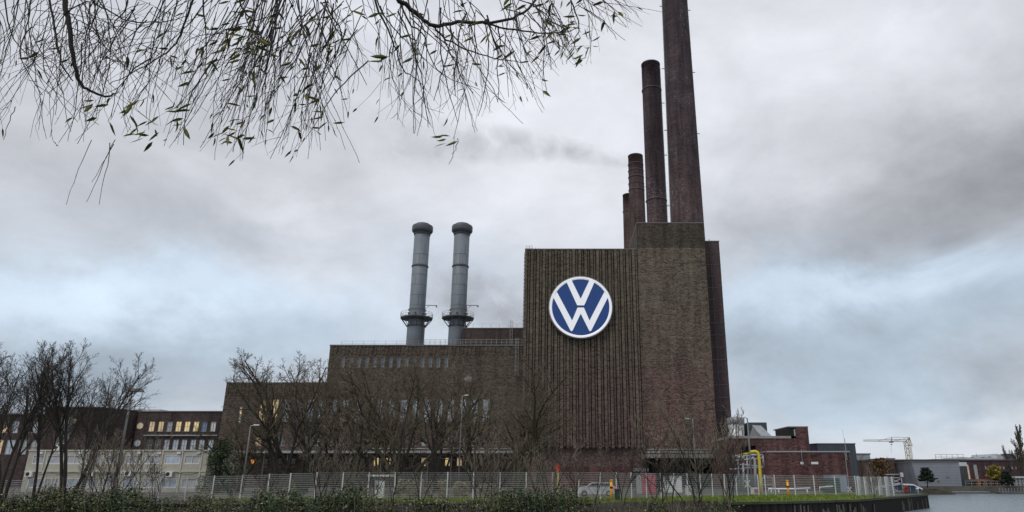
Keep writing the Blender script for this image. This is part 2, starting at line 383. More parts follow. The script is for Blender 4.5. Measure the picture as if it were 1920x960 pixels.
for i in range(4, len(poly)-3):      # bank faces down into the water
    a, b_ = poly[i], poly[i+1]; g.quad((a[0], a[1], -1), (b_[0], b_[1], -1), (b_[0], b_[1], GZ), (a[0], a[1], GZ))
tag(g.build('ground', M['ground']), kind='structure')
w = MB().quad((-900, 4, 0), (900, 4, 0), (900, 400, 0), (-900, 400, 0)); tag(w.build('water', M['water']), kind='structure')
# near bank under the camera
nb = MB(); nb.quad((-900, -600, 2.1), (900, -600, 2.1), (900, 5, 2.1), (-900, 5, 2.1)); nb.quad((-900, 5, 2.1), (900, 5, 2.1), (900, 9, -.5), (-900, 9, -.5))
tag(nb.build('near_bank', M['soil']), kind='structure')
# far sloping bank
rb = random.Random(4); sb = MB(); xs = [-900, -300, -120]+[-100+i*2 for i in range(63)]
xs = [x_ for x_ in xs if x_ < quay[0][0]-1]+[quay[0][0]-.3]
rows = []
for t, (yy, zz) in enumerate(((64.5, GZ+.006), (62, GZ+.05), (60, 1.1), (57.5, .4), (55, -.3))):
    rows.append([(x_, yy+rb.uniform(-.3, .3)*(t > 1), zz+(rb.uniform(-.15, .2) if 0 < t < 4 else 0)) for x_ in xs])
for r0, r1 in zip(rows, rows[1:]):
    for i in range(len(xs)-1): sb.quad(r1[i], r1[i+1], r0[i+1], r0[i], smooth=True)
tag(sb.build('river_bank', M['soil']), kind='structure')
# lawn strip
lw = MB(); LZ = GZ+.02
lp = [(-34, 64.3), (quay[0][0]-2, 63.4)] + [(a-.5, b_+.8) for a, b_ in quay[:4]] + [(X(1665, 932, 84), 90), (X(1600, 930, 92), 92), (X(1430, 930, 90), 90), (X(1200, 935, 80), 79), (-34, 73)]
lw.f.append(tuple(range(len(lp)))); lw.v = [(a, b_, LZ) for a, b_ in lp]; lw.sm.append(False)
tag(lw.build('lawn', M['lawn']), kind='structure')
rg = random.Random(5); gb = MB()
def inlawn(x_, y_):
    c = False; j = len(lp)-1
    for i in range(len(lp)):
        if ((lp[i][1] > y_) != (lp[j][1] > y_)) and x_ < (lp[j][0]-lp[i][0])*(y_-lp[i][1])/(lp[j][1]-lp[i][1])+lp[i][0]: c = not c
        j = i
    return c
n = 0
while n < 22000:
    x_ = rg.uniform(-34, 45); y_ = rg.uniform(63, 92)
    if rg.random() > (1 if y_ < 76 or x_ > 10 else .4) or not inlawn(x_, y_): continue
    n += 1; a = rg.uniform(0, pi); w_ = rg.uniform(.03, .08); h_ = rg.uniform(.06, .22)*(1.4 if rg.random() < .1 else 1)
    gb.quad((x_-w_*cos(a), y_-w_*sin(a), LZ), (x_+w_*cos(a), y_+w_*sin(a), LZ), (x_+rg.uniform(-.08, .08), y_+rg.uniform(-.08, .08), LZ+h_))
tag(gb.build('grass', M['blade']), 'short green grass blades on the strip in front of the mesh fence', 'grass', kind='stuff')

# quay wall of sheet piles
qw = T('quay_wall', 'dark steel sheet pile quay wall with mossy concrete cap at water edge', 'wall', (quay[2][0], quay[2][1], 0))
mb = MB(); cap = MB(); k = 0
line = quay + back[:2]
for (a, b_) in zip(line, line[1:]):
    L = hypot(b_[0]-a[0], b_[1]-a[1]); dx, dy = (b_[0]-a[0])/L, (b_[1]-a[1])/L; nx, ny = dy, -dx
    n_ = max(1, int(L/.42)); pr = None
    for i in range(n_+1):
        t = i*L/n_
        o_ = .34 if (i // 1) % 2 == 0 else .06
        for tt, oo in ((t-.08 if i else t, o_), (min(t+.08, L), .4-o_)) if False else ((t, o_),):
            p_ = (a[0]+dx*tt+nx*oo, a[1]+dy*tt+ny*oo)
            if pr:
                mid1 = (pr[0]+(p_[0]-pr[0])*.15, pr[1]+(p_[1]-pr[1])*.15)
                mb.quad((pr[0], pr[1], -1), (p_[0], p_[1], -1), (p_[0], p_[1], GZ-.12), (pr[0], pr[1], GZ-.12))
            pr = p_
    cap.hexa([(a[0]-nx*.5, a[1]-ny*.5, GZ-.14), (a[0]+nx*.42, a[1]+ny*.42, GZ-.14), (b_[0]+nx*.42, b_[1]+ny*.42, GZ-.14), (b_[0]-nx*.5, b_[1]-ny*.5, GZ-.14),
              (a[0]-nx*.5, a[1]-ny*.5, GZ+.06), (a[0]+nx*.42, a[1]+ny*.42, GZ+.06), (b_[0]+nx*.42, b_[1]+ny*.42, GZ+.06), (b_[0]-nx*.5, b_[1]-ny*.5, GZ+.06)])
mb.build('sheet_piles', M['pile'], qw); cap.build('cap', M['pilelight'], qw)
rr = random.Random(9); st = MB()
for i in range(34):
    a, b_ = quay[1:4][rr.randrange(2)], None
    i0 = rr.randrange(1, 4); a, b_ = quay[i0], quay[i0+1]; t = rr.random()
    L = hypot(b_[0]-a[0], b_[1]-a[1]); dx, dy = (b_[0]-a[0])/L, (b_[1]-a[1])/L; nx, ny = dy, -dx
    c_ = (a[0]+dx*L*t+nx*.38, a[1]+dy*L*t+ny*.38); w_ = rr.uniform(.05, .12); z1 = rr.uniform(.7, 1.4)
    st.hexa([(c_[0]-dx*w_, c_[1]-dy*w_, rr.uniform(0, .3)), (c_[0]+dx*w_, c_[1]+dy*w_, .1), (c_[0]+dx*w_-nx*.1, c_[1]+dy*w_-ny*.1, .1), (c_[0]-dx*w_-nx*.1, c_[1]-dy*w_-ny*.1, .1),
             (c_[0]-dx*w_, c_[1]-dy*w_, z1), (c_[0]+dx*w_, c_[1]+dy*w_, z1), (c_[0]+dx*w_-nx*.1, c_[1]+dy*w_-ny*.1, z1), (c_[0]-dx*w_-nx*.1, c_[1]-dy*w_-ny*.1, z1)])
st.build('rubbing_strips', M['galv'] if False else mat('worn_pile_edge', (.10, .095, .085), .8, vary=.5, vscale=2), qw)

# ------------------------------------------------------------------ wall helpers
def facade(mb, x0, x1, z0, z1, Y, ops, depth=.35):
    ops = [(max(a, x0), min(b_, x1), max(c, z0), min(d, z1)) for a, b_, c, d in ops]
    xs = sorted({x0, x1, *[o[0] for o in ops], *[o[1] for o in ops]}); zs = sorted({z0, z1, *[o[2] for o in ops], *[o[3] for o in ops]})
    for i in range(len(xs)-1):
        for j in range(len(zs)-1):
            xm, zm = (xs[i]+xs[i+1])/2, (zs[j]+zs[j+1])/2
            if any(o[0] < xm < o[1] and o[2] < zm < o[3] for o in ops): continue
            mb.quad((xs[i], Y, zs[j]), (xs[i+1], Y, zs[j]), (xs[i+1], Y, zs[j+1]), (xs[i], Y, zs[j+1]))
    for a, b_, c, d in ops:
        mb.quad((a, Y, c), (a, Y+depth, c), (a, Y+depth, d), (a, Y, d)); mb.quad((b_, Y+depth, c), (b_, Y, c), (b_, Y, d), (b_, Y+depth, d))
        mb.quad((a, Y, c), (b_, Y, c), (b_, Y+depth, c), (a, Y+depth, c)); mb.quad((a, Y+depth, d), (b_, Y+depth, d), (b_, Y, d), (a, Y, d))
def shell(mb, x0, x1, y0, y1, z0, z1):     # sides, back and roof, no front
    mb.quad((x0, y1, z0), (x0, y0, z0), (x0, y0, z1), (x0, y1, z1)); mb.quad((x1, y0, z0), (x1, y1, z0), (x1, y1, z1), (x1, y0, z1))
    mb.quad((x1, y1, z0), (x0, y1, z0), (x0, y1, z1), (x1, y1, z1)); mb.quad((x0, y0, z1), (x1, y0, z1), (x1, y1, z1), (x0, y1, z1))
def window(parent, a, b_, c, d, Y, pane='glass', frame='frame', nx=1, nz=3, fw=.10, mw=.06, sill=False, rec=.2, label=None):
    f = MB(); y0, y1 = Y+rec-.06, Y+rec+.06
    f.box(a, a+fw, y0, y1, c, d); f.box(b_-fw, b_, y0, y1, c, d); f.box(a+fw, b_-fw, y0, y1, d-fw, d); f.box(a+fw, b_-fw, y0, y1, c, c+fw)
    for i in range(1, nx+1):
        x_ = a+(b_-a)*i/(nx+1); f.box(x_-mw/2, x_+mw/2, y0+.01, y1, c+fw, d-fw)
    for i in range(1, nz+1):
        z_ = c+(d-c)*i/(nz+1); f.box(a+fw, b_-fw, y0+.02, y1-.01, z_-mw/2, z_+mw/2)
    o = f.build('window', M[frame], parent)
    if label: o['label'] = label
    MB().box(a+fw*.5, b_-fw*.5, y1-.02, y1+.02, c+fw*.5, d-fw*.5).build('pane', M[pane], o)
    if sill: MB().box(a-.1, b_+.1, Y-.12, Y-.003, c-.14, c-.01).build('sill', M['coping'], o)
    return o
def winrect(px, w_, pt, pb, Y):
    x_ = X(px, (pt+pb)/2, Y); hw = w_/2*(X(px+1, (pt+pb)/2, Y)-X(px, (pt+pb)/2, Y))
    return (x_-hw, x_+hw, Z(pb, Y), Z(pt, Y))
def railing(mb, p0, p1, h=1.1, step=2.2, r=.035, rails=3):
    L = (Vector(p1)-Vector(p0)).length; n_ = max(1, int(L/step))
    for i in range(n_+1):
        a = Vector(p0).lerp(Vector(p1), i/n_); mb.tube([a, a+Vector((0, 0, h))], r, 4)
    for k_ in range(rails):
        z_ = Vector((0, 0, h*(k_+1)/rails)); mb.tube([Vector(p0)+z_, Vector(p1)+z_], r*.8, 4)
def ladder(mb, x_, y_, z0, z1, w_=.5, cage=True):
    for s_ in (-1, 1): mb.tube([(x_+s_*w_/2, y_, z0), (x_+s_*w_/2, y_, z1)], .035, 4)
    n_ = int((z1-z0)/.4)
    for i in range(n_): mb.tube([(x_-w_/2, y_, z0+i*.4+.2), (x_+w_/2, y_, z0+i*.4+.2)], .02, 3)
    if cage:
        for i in range(int((z1-z0)/1.0)):
            z_ = z0+1+i*1.0
            mb.tube([(x_-w_/2, y_, z_), (x_-w_*.75, y_-.4, z_), (x_, y_-.75, z_), (x_+w_*.75, y_-.4, z_), (x_+w_/2, y_, z_)], .025, 3)
        for dx_ in (-.35, 0, .35): mb.tube([(x_+dx_, y_-.6, z0+1), (x_+dx_, y_-.6, z1)], .02, 3)

YF = 150.0
# ------------------------------------------------------------------ boiler house (the big tower)
bh = T('boiler_house', 'tall windowless dark brick tower block with vertical ribs on its left half', 'building', (12, YF, GZ))
tx0, tx1, tx2, tx3 = X(983, 560, YF), X(1194.5, 470, YF), X(1318, 420, YF), X(1348, 453, 153)
tz1, tz2 = Z(469, YF), Z(420, YF); rz0 = Z(841, YF)
mb = MB().box(tx0, tx1, YF, 166, GZ-.5, tz1); mb.build('ribbed_wall', M['tower'], bh)
mb = MB(); r_ = random.Random(3); pitch = (tx1-tx0)/19.0; x_ = tx0
for i in range(19):
    mb.box(x_+.02, x_+pitch*.47, YF-.95, YF-.002, rz0, tz1-.02); mb.box(x_+pitch*.56, x_+pitch*.86, YF-.70, YF-.002, rz0+.3, tz1-.3); x_ += pitch
pitch = (tx1-tx0)/36.0
mb.build('ribs', M['tower'], bh)
mb = MB()
mb.box(tx0-.03, tx1-.04, YF-.5, YF+.3, tz1+.003, tz1+.22)
mb.build('parapet', M['coping'], bh)
zh = Z(466, YF); MB().box(tx1+.004, tx2, YF-.5, 171.8-5, GZ-.5, zh).build('plain_wall', M['plain'], bh)
MB().box(tx1+.004, tx2, YF-.5, 171.8-5, zh+.002, tz2).build('tower_head', M['head'], bh)
MB().box(tx1-.03, tx2+.05, YF-.55, 167, tz2+.003, tz2+.22).build('coping', M['coping'], bh)
zs3 = Z(453, 153)
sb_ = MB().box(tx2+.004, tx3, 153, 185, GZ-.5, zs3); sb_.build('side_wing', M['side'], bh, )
jt = MB(); zz = zs3-2.9
while zz > 6:
    jt.box(tx2+.05, tx3+.03, 152.93, 152.997, zz, zz+.1); jt.box(tx3+.003, tx3+.05, 153, 185, zz, zz+.1); zz -= 2.75
jt.box(tx2+1.9, tx2+1.98, 152.95, 152.998, 8, zs3)
jt.build('cladding_joints', M['steeldark'], bh)
MB().box(tx2+.05, tx3+.06, 152.9, 185.1, zs3+.003, zs3+.2).build('coping', M['coping'], bh)
mb = MB(); xx = X(1331, 450, 155)
mb.box(xx-.3, xx+.3, 156, 156.6, zs3+.2, zs3+1); mb.tube([(xx+.1, 156.2, zs3+1), (xx+.1, 156.2, zs3+1.7)], .12, 6, True); mb.tube([(xx-.3, 156.2, zs3+.2), (xx-.3, 156.2, zs3+1.3)], .1, 6, True)
mb.box(xx+.5, xx+1, 156, 156.5, zs3+.2, zs3+.9)
mb.build('roof_vents', M['zinc'], bh)
mb = MB(); railing(mb, (tx0+.2, YF+.5, tz1+.3), (tx0+1.6, YF+.5, tz1+.3), .9, .7); 
for dx_ in (2.3, 2.9): MB().tube([(tx0+dx_, YF+1, tz1), (tx0+dx_, YF+1, tz1+1)], .04, 4).build('lightning_rod', M['rail'], bh)
mb.build('roof_railing', M['rail'], bh)
# floodlight brackets down the left edge
mb = MB()
for i in range(40): mb.box(tx0-.12, tx0-.02, YF+.1, YF+.3, tz1-2-i*.85, tz1-1.7-i*.85)
mb.tube([(tx0-.16, YF+.2, 8), (tx0-.16, YF+.2, tz1-.5)], .05, 4)
mb.build('lightning_conductor', M['steeldark'], bh)
# brick plinth, pipes and canopy at the foot of the tower
MB().box(X(1030, 880, 148.5), X(1192, 880, 148.5), 147.6, YF-.5, GZ-.2, Z(875, 148)).build('plinth', M['redbrick'], bh)
cz = Z(858, 146)
cn = MB().box(X(1208, 858, 144), X(1378, 858, 144), 142.5, YF-.51, cz-.15, cz+.55); cn.build('canopy', M['concrete'], bh)
mb = MB()
for dz_, r0 in ((.95, .16), (1.5, .12)):
    mb.tube([(X(1212, 858, 144), 143.6, cz+dz_), (X(1368, 858, 144), 143.6, cz+dz_)], r0, 8, True)
mb.build('canopy_pipes', M['galv'], bh)
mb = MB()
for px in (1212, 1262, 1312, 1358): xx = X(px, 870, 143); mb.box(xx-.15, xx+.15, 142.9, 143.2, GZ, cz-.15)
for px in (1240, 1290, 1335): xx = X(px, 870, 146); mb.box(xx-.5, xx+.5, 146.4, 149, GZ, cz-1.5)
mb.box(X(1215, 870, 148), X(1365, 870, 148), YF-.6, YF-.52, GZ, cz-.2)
mb.build('canopy_dark_void', M['dark'], bh)  # shade under the canopy put into near-black posts, blocks and back sheet
MB().box(X(1186, 880, 146), X(1215, 880, 146), 145, 148, Z(884, 146), Z(878, 146)).build('ledge', M['concrete'], bh)

# ------------------------------------------------------------------ round emblem sign
EC = P(1088.7, 577, YF-1.2); ER = 60.3*(X(1090, 577, YF-1.2)-X(1089, 577, YF-1.2))
sg = T('round_sign', 'round blue and white car maker emblem mounted high on the ribbed tower', 'sign', (EC.x, YF-.42, EC.z))
def ring(mb, prof, n=96):   # prof: (r, y)
    base = len(mb.v)
    for r, yy in prof:
        for j in range(n): t = 2*pi*j/n; mb.v.append((EC.x+r*ER*cos(t), yy, EC.z+r*ER*sin(t)))
    for i in range(len(prof)-1):
        for j in range(n): a = base+i*n+j; b2 = base+i*n+(j+1) % n; mb.f.append((a, b2, b2+n, a+n)); mb.sm.append(i not in (0,))
ys = YF-2.0
mb = MB(); ring(mb, [(.97, YF-.97), (1.0, YF-1.05), (1.0, ys+.2), (.965, ys)]); mb.build('drum', M['signrim'], sg, recalc=False)
mb = MB(); ring(mb, [(.965, ys), (.95, ys-.02), (.895, ys-.02), (.885, ys+.15)]); mb.build('rim', M['signwhite'], sg)
mb = MB(); mb.quad(*[(EC.x+.89*ER*cos(2*pi*j/96), ys+.1, EC.z+.89*ER*sin(2*pi*j/96)) for j in range(96)]); mb.build('disc', M['signblue'], sg)
def letter(pts, name):
    mb = MB(); mb.prism([(EC.x+a/180*ER, EC.z+b2/180*ER) for a, b2 in pts], 'y', ys-.04, ys+.09); mb.build(name, M['signwhite'], sg, recalc=True)
letter([(-78,142),(-53,160),(0,46),(53,160),(78,142),(21,12),(18,9),(-18,9),(-21,12)], 'letter_v')
letter([(-152,54),(-133,86),(-48,-78),(-19,-7),(-16,-4),(16,-4),(19,-7),(48,-78),(133,86),(152,54),(59,-130),(55,-136),(49,-137),(45,-132),(0,-38),(-45,-132),(-49,-137),(-55,-136),(-59,-130)], 'letter_w')
mb = MB()
for a in range(0, 360, 45):
    c_, s_ = cos(radians(a))*ER*.8, sin(radians(a))*ER*.8; MB().tube([(EC.x+c_, YF-1.0, EC.z+s_), (EC.x+c_, YF-.3, EC.z+s_)], .1, 5).build('bracket', M['steeldark'], sg)

# ------------------------------------------------------------------ brick chimneys
def chimney(px_top, px_base, Y, w_top, w_base, ptop, ztop, m_, label, red=False, hoops=(), rails=1, ladder_side=1):
    zt = ztop if ztop else Z(ptop, Y)
    xb = X(px_base, 418, Y)
    t = T('brick_chimney', label, 'chimney', (xb, Y, GZ), 'brick chimneys behind the tower block')
    rb_, rt_ = w_base/2, w_top/2
    prof = [(rb_+(rt_-rb_)*k_/14, GZ+(zt-GZ)*k_/14) for k_ in range(15)]
    prof += [(rt_*1.03, zt+.02), (rt_*1.03, zt+.5), (rt_*.85, zt+.5), (rt_*.85, zt-.6)]
    MB().lathe(xb, Y, prof, 48).build('shaft', m_, t)
    def rad_at(z_): return rb_+(rt_-rb_)*(z_-GZ)/(zt-GZ)
    for h_ in hoops:
        zh = Z(h_, Y); r0 = rad_at(zh)+.03
        MB().lathe(xb, Y, [(r0, zh), (r0+.18, zh+.02), (r0+.18, zh+.22), (r0, zh+.24)], 48).build('steel_hoop', M['hoop'], t)
    mb = MB()
    for ang in ([12] if rails == 1 else [12, 192]):
        a = radians(ang); pts = []
        for dt in (-.05, .05):
            mb.tube([(xb+(rad_at(z_)+.22)*cos(a+dt), Y+(rad_at(z_)+.22)*sin(a+dt), z_) for z_ in (30, zt)], .045, 4)
        z_ = 32
        while z_ < zt:
            r1 = rad_at(z_); mb.tube([(xb+(r1+.22)*cos(a-.05), Y+(r1+.22)*sin(a-.05), z_), (xb+(r1+.22)*cos(a+.05), Y+(r1+.22)*sin(a+.05), z_)], .03, 3)
            if int(z_) % 3 == 0: mb.tube([(xb+(r1)*cos(a), Y+(r1)*sin(a), z_), (xb+(r1+.8)*cos(a), Y+(r1+.8)*sin(a), z_)], .02, 3)
            z_ += .9
        for zz_ in (zt*.63, zt*.76, zt*.9):
            r1 = rad_at(zz_)+.2; c_, s_ = cos(a), sin(a); mb.tube([(xb+r1*c_, Y+r1*s_, zz_), (xb+(r1+.9)*c_, Y+(r1+.9)*s_, zz_)], .12, 5, True)
    mb.build('climbing_ladder', M['rail'], t)
    return t
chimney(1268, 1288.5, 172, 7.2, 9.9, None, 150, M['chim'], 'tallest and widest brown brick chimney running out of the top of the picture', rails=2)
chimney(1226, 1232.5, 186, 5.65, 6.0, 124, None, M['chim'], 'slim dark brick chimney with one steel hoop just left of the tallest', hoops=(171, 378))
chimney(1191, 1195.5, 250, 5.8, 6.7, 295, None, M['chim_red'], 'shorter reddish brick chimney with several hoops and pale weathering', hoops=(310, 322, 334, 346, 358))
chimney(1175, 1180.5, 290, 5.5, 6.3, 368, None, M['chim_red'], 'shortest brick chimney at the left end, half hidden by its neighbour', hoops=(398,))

# ------------------------------------------------------------------ halls
hl = T('turbine_hall', 'long stepped brick hall with a row of tall windows and a flat roof', 'building', (-40, YF, GZ))
hx0, hx1, hx2 = X(425, 718, YF), X(618, 660, YF), tx0
hzl, hzu = Z(718.5, YF), Z(648.5, YF)
OPS = []; WINS = []
def add(rec_, **kw): OPS.append(rec_); WINS.append((rec_, kw))
add(winrect(450, 9, 760, 794, YF), pane='lit', frame='frameblue', nx=0, nz=2, fw=.3, label='narrow lit window with a wide blue frame')
rk = random.Random(21)
for i in range(20):
    px = 492+22.05*i
    add(winrect(px, 12.5, 748.5, 790.5, YF), pane='lit' if i in (0, 1) else ('glass' if i not in (3, 9) else 'glassdark'), nx=2, nz=5, fw=.07, mw=.05, label='tall window lit yellow from inside' if i in (0, 1) else None)
for i in range(14):
    px = 643+14.9*i
    add(winrect(px, 6.5, 669, 688.5, YF), pane='glassmid', frame='frame', nx=0, nz=1, fw=.1)
for i in range(2): add(winrect(643+14.9*i, 6.0, 691, 708, YF), pane='glassmid', frame='frame', nx=0, nz=1, fw=.1)
for i in range(22):
    px = 484+22.3*i
    add(winrect(px, 12, 819, 836, YF), pane='blind' if i in (6, 7, 14) else 'litdim' if i in (0, 1) else 'glassdark', nx=1, nz=1, fw=.07, mw=.07)
for i in range(12):
    px = 705+22.3*i
    if px > 912: break
    add(winrect(px, 10, 858, 874, YF), pane='lit' if i in (0, 4, 6) else 'litdim' if i in (1, 7) else 'blind' if i in (8, 9) else 'glassdark', nx=1 if i in (4,) else 0, nz=1 if i == 4 else 0, fw=.08, label='small ground floor window lit yellow' if i in (0, 4, 6) else None)
for i in range(8): add(winrect(496+26*i, 10, 860, 876, YF), pane='glassdark', nx=0, nz=1, fw=.08)
add(winrect(438, 7, 818, 846, YF), pane='glassdark', nx=0, nz=2, fw=.14)
low = MB(); split = hzl
facade(low, hx0, hx2-.01, GZ-.3, hzl, YF, [o for o in OPS if o[3] < hzl])
shell(low, hx0, hx2-.01, YF, 175, GZ-.3, hzl)
low.build('wall', M['hall'], hl)
up = MB(); facade(up, hx1, hx2-.01, hzl+.003, hzu, YF-.03, [o for o in OPS if o[2] >= hzl-.5])
shell(up, hx1, hx2-.01, YF-.03, 172, hzl+.003, hzu); up.build('wall', M['hall'], hl)
rbx = MB(); rbu = MB(); x_ = hx0+.3                # brick relief: shallow vertical pilaster strips
while x_ < hx2-.5:
    if x_ > hx1+.1:
        rbu.box(x_, x_+.36, YF-.14, YF-.032, Z(665, YF), hzu-.03)
    else:
        rbx.box(x_, x_+.36, YF-.12, YF-.002, Z(742, YF), hzl-.05)
    x_ += .86
rbx.build('brick_relief', M['hall'], hl); rbu.build('brick_relief', M['hall'], hl)
for r1, kw in WINS: window(hl, *r1, YF, **kw)
MB().box(hx0-.08, hx1-.003, YF-.15, 175, hzl+.003, hzl+.2).build('roof', M['coping'], hl)
MB().box(hx1-.1, hx2-.02, YF-.2, 172, hzu+.003, hzu+.24).build('roof', M['coping'], hl)
# set back storey
bx0 = X(867, 630, 160); bz = Z(616, 160)
MB().box(bx0, hx2+3, 160, 170, hzu+.25, bz).build('penthouse', M['office'], hl)
MB().box(bx0-.05, hx2+3, 159.9, 170.1, bz+.003, bz+.2).build('roof', M['coping'], hl)
mb = MB(); railing(mb, (X(640, 645, YF+1), YF+1, hzu+.24), (X(868, 645, YF+1), YF+1, hzu+.24), 1.0, 2.4, .03, 2); mb.build('roof_railing', M['rail'], hl); mb = MB()
railing(mb, (X(800, 640, YF+2), YF-.0, hzu+.24), (hx2-.3, YF-.0, hzu+.24), 1.15, 1.1, .04, 2); mb.build('roof_railing', M['rail'], hl); mb = MB()
railing(mb, (bx0+.3, 160.5, bz+.2), (hx2-.2, 160.5, bz+.2), 1.0, 2.0, .03, 2)
mb.build('roof_railing', M['rail'], hl)
mb = MB(); ladder(mb, X(969, 660, YF-1), YF-.45, Z(705, YF), hzu+1.6, .6); mb.build('ladder', M['rail'], hl)
mb = MB(); ladder(mb, X(958.5, 620, 159), 159.6, hzu+.3, bz+1.8, .55); mb.build('ladder', M['rail'], hl)
# canopy along the ground floor
cz2 = Z(848.5, 147)
MB().box(X(446, 847, 147), X(962, 847, 147), 145.4, YF-.003, cz2-.1, cz2+.14).build('canopy', M['concrete'], hl)
mb = MB(); mb.box(X(446, 847, 147), X(962, 847, 147), 145.3, 145.39, cz2-.16, cz2+.30)
mb.tube([(X(700, 843, 147), 146.2, cz2+.75), (X(960, 843, 147), 146.2, cz2+.75)], .09, 6, True)
mb.build('canopy_edge', M['galv'], hl)
mb = MB(); px = 450
while px < 960: xx = X(px, 870, 145.7); MB().box(xx-.09, xx+.09, 145.6, 145.8, GZ, cz2-.1).build('canopy_post', M['steeldark'], hl); px += 44
mb = MB(); mb.lathe(X(877.5, 711, YF-.9), YF-.9, [(.75, Z(716, YF-1)), (.8, Z(715.5, YF-1)), (.8, Z(708, YF-1)), (.55, Z(706.5, YF-1))], 16)
mb.tube([(X(877.5, 711, YF-.9), YF-.9, Z(714, YF-1)), (X(877.5, 711, YF-.9), YF, Z(714, YF-1))], .1, 6)
mb.build('vent_hood', M['white'], hl)
e = MB().box(X(470, 866, YF-.3), X(480, 866, YF-.3), YF-.16, YF-.05, Z(869, YF), Z(862, YF)); e.build('wall_lamp', M['glow'], hl)

# ------------------------------------------------------------------ steel stacks
def stack(pxt, pxb, label):
    Y = 165; xc = (X(pxt, 440, Y)+X(pxb, 640, Y))/2
    t = T('steel_stack', label, 'chimney', (xc, Y, GZ), 'grey steel stacks on the hall roof')
    zt = Z(433, Y); zp = Z(598, Y); zb = hzu-4
    MB().lathe(xc, Y, [(2.12, zb), (2.12, Z(612, Y)), (1.98, Z(606, Y)), (1.93, zp), (1.93, zt)], 40).build('shaft', M['steelgrey'], t)
    MB().lathe(xc, Y, [(1.95, zt-.9), (2.55, zt-.25), (2.62, zt-.1), (2.62, zt+1.0), (2.5, zt+1.25), (1.75, zt+1.3), (1.75, zt+1.75), (1.6, zt+1.8), (1.6, zt+.5)], 40).build('cap', M['steeldark'], t)
    for py in (440, 500, 599.5, 612):
        z_ = Z(py, Y); r0 = 2.12 if py > 600 else 1.93
        MB().lathe(xc, Y, [(r0+.004, z_-.16), (r0+.16, z_-.14), (r0+.16, z_+.1), (r0+.004, z_+.12)], 40).build('flange', M['steeldark'], t)
    z_ = Z(597.5, Y)
    pl = MB().lathe(xc, Y, [(2.3, z_-.25), (3.9, z_-.1), (3.95, z_+.12), (2.3, z_+.13)], 12, smooth=False).build('platform', M['steeldark'], t)
    mb = MB(); n_ = 24
    ptsr = [(xc+3.85*cos(2*pi*i/n_), Y+3.85*sin(2*pi*i/n_)) for i in range(n_+1)]
    for i in range(n_): mb.tube([(ptsr[i][0], ptsr[i][1], z_+.1), (ptsr[i][0], ptsr[i][1], z_+1.35)], .035, 4)
    for zz_ in (.25, .8, 1.35): mb.tube([(a, b2, z_+zz_) for a, b2 in ptsr], .035, 4)
    mb.build('railing', M['rail'], pl)
    mb = MB()
    for i in range(12):
        a = 2*pi*(i+.5)/12; mb.tube([(xc+3.7*cos(a), Y+3.7*sin(a), z_-.15), (xc+2.1*cos(a), Y+2.1*sin(a), z_-2.2)], .09, 4)
    mb.build('struts', M['steeldark'], t)
    mb = MB()
    for i in range(20):
        a = 2*pi*i/20; mb.tube([(xc+1.9*cos(a), Y+1.9*sin(a), z_+2.1), (xc+2.2*cos(a), Y+2.2*sin(a), z_+2.1)], .12, 5, True)
        if i % 3 == 0: mb.tube([(xc+1.9*cos(a), Y+1.9*sin(a), z_+1.1), (xc+2.3*cos(a), Y+2.3*sin(a), z_+1.1)], .25, 6, True)
    mb.build('port_bolts', M['steeldark'], t)
    mb = MB(); x_ = xc+2.2
    mb.tube([(x_, Y-1.5, z_), (x_, Y-1.5, z_+3)], .08, 4); mb.tube([(x_-.1, Y-1.5, z_+3), (x_+2.8, Y-1.6, z_+2.9)], .08, 4, True); mb.tube([(x_, Y-1.5, z_+2.0), (x_+1.2, Y-1.55, z_+2.95)], .05, 4)
    mb.box(x_+2.6, x_+2.9, Y-1.75, Y-1.45, z_+2.5, z_+2.85)
    mb.build('davit', M['steeldark'], t)
    mb = MB()
    for k_ in range(int((zt-z_-6)/2.6)):
        zz_ = z_+3+k_*2.6; mb.lathe(xc, Y, [(1.932, zz_), (1.955, zz_+.01), (1.955, zz_+.05), (1.932, zz_+.06)], 40)
        a = -1.3+.9*(k_ % 2)-.25*(k_ % 3); mb.tube([(xc+1.935*cos(a), Y+1.935*sin(a), zz_), (xc+1.935*cos(a), Y+1.935*sin(a), zz_+2.6)], .03, 4)
    mb.build('weld_seams', M['steeldark'], t)
    mb = MB(); mb.tube([(xc+1.9, Y-1.4, zb), (xc+1.9, Y-1.4, z_-.3)], .12, 6); mb.build('drain_pipe', M['steeldark'], t)
stack(790.5, 779.5, 'left of the two grey steel stacks with a railed ring platform')
stack(868, 854.7, 'right of the two grey steel stacks, nearer the ribbed tower')

# ------------------------------------------------------------------ office wings on the left
YO = 158.0
of = T('office_wing', 'low dark brick office wing with round windows and two window rows', 'building', (-88, YO, GZ))
ox0, ox1 = X(257, 790, YO), hx0-.05; oz = Z(772.5, YO)
ops = []; wn_ = []
for i, (px, pn) in enumerate(zip((284, 301, 317.5, 334, 350.5, 367, 382.5, 399), ('litdim', 'litdim', 'blind', 'lit', 'lit', 'lit', 'bluepane', 'white'))):
    r1 = winrect(px, 10.5, 790, 809, YO); ops.append(r1); wn_.append((r1, dict(pane=pn, nx=1, nz=1 if pn not in ('white',) else 0, fw=.09, mw=.07, sill=True)))
for i, px in enumerate((279, 295, 311.5, 328, 344, 361, 377, 394)):
    r1 = winrect(px, 11, 824, 845, YO); ops.append(r1); wn_.append((r1, dict(pane='glassdark' if i < 2 else 'glass', nx=1, nz=1, fw=.1, mw=.07)))
mb = MB(); facade(mb, ox0, ox1, GZ-.3, oz, YO, ops); shell(mb, ox0, ox1, YO, 185, GZ-.3, oz); mb.build('wall', M['office'], of)
for r1, kw in wn_: window(of, *r1, YO, **kw)
MB().box(ox0-.1, ox1, YO-.15, 185, oz+.003, oz+.25).build('roof', M['coping'], of)
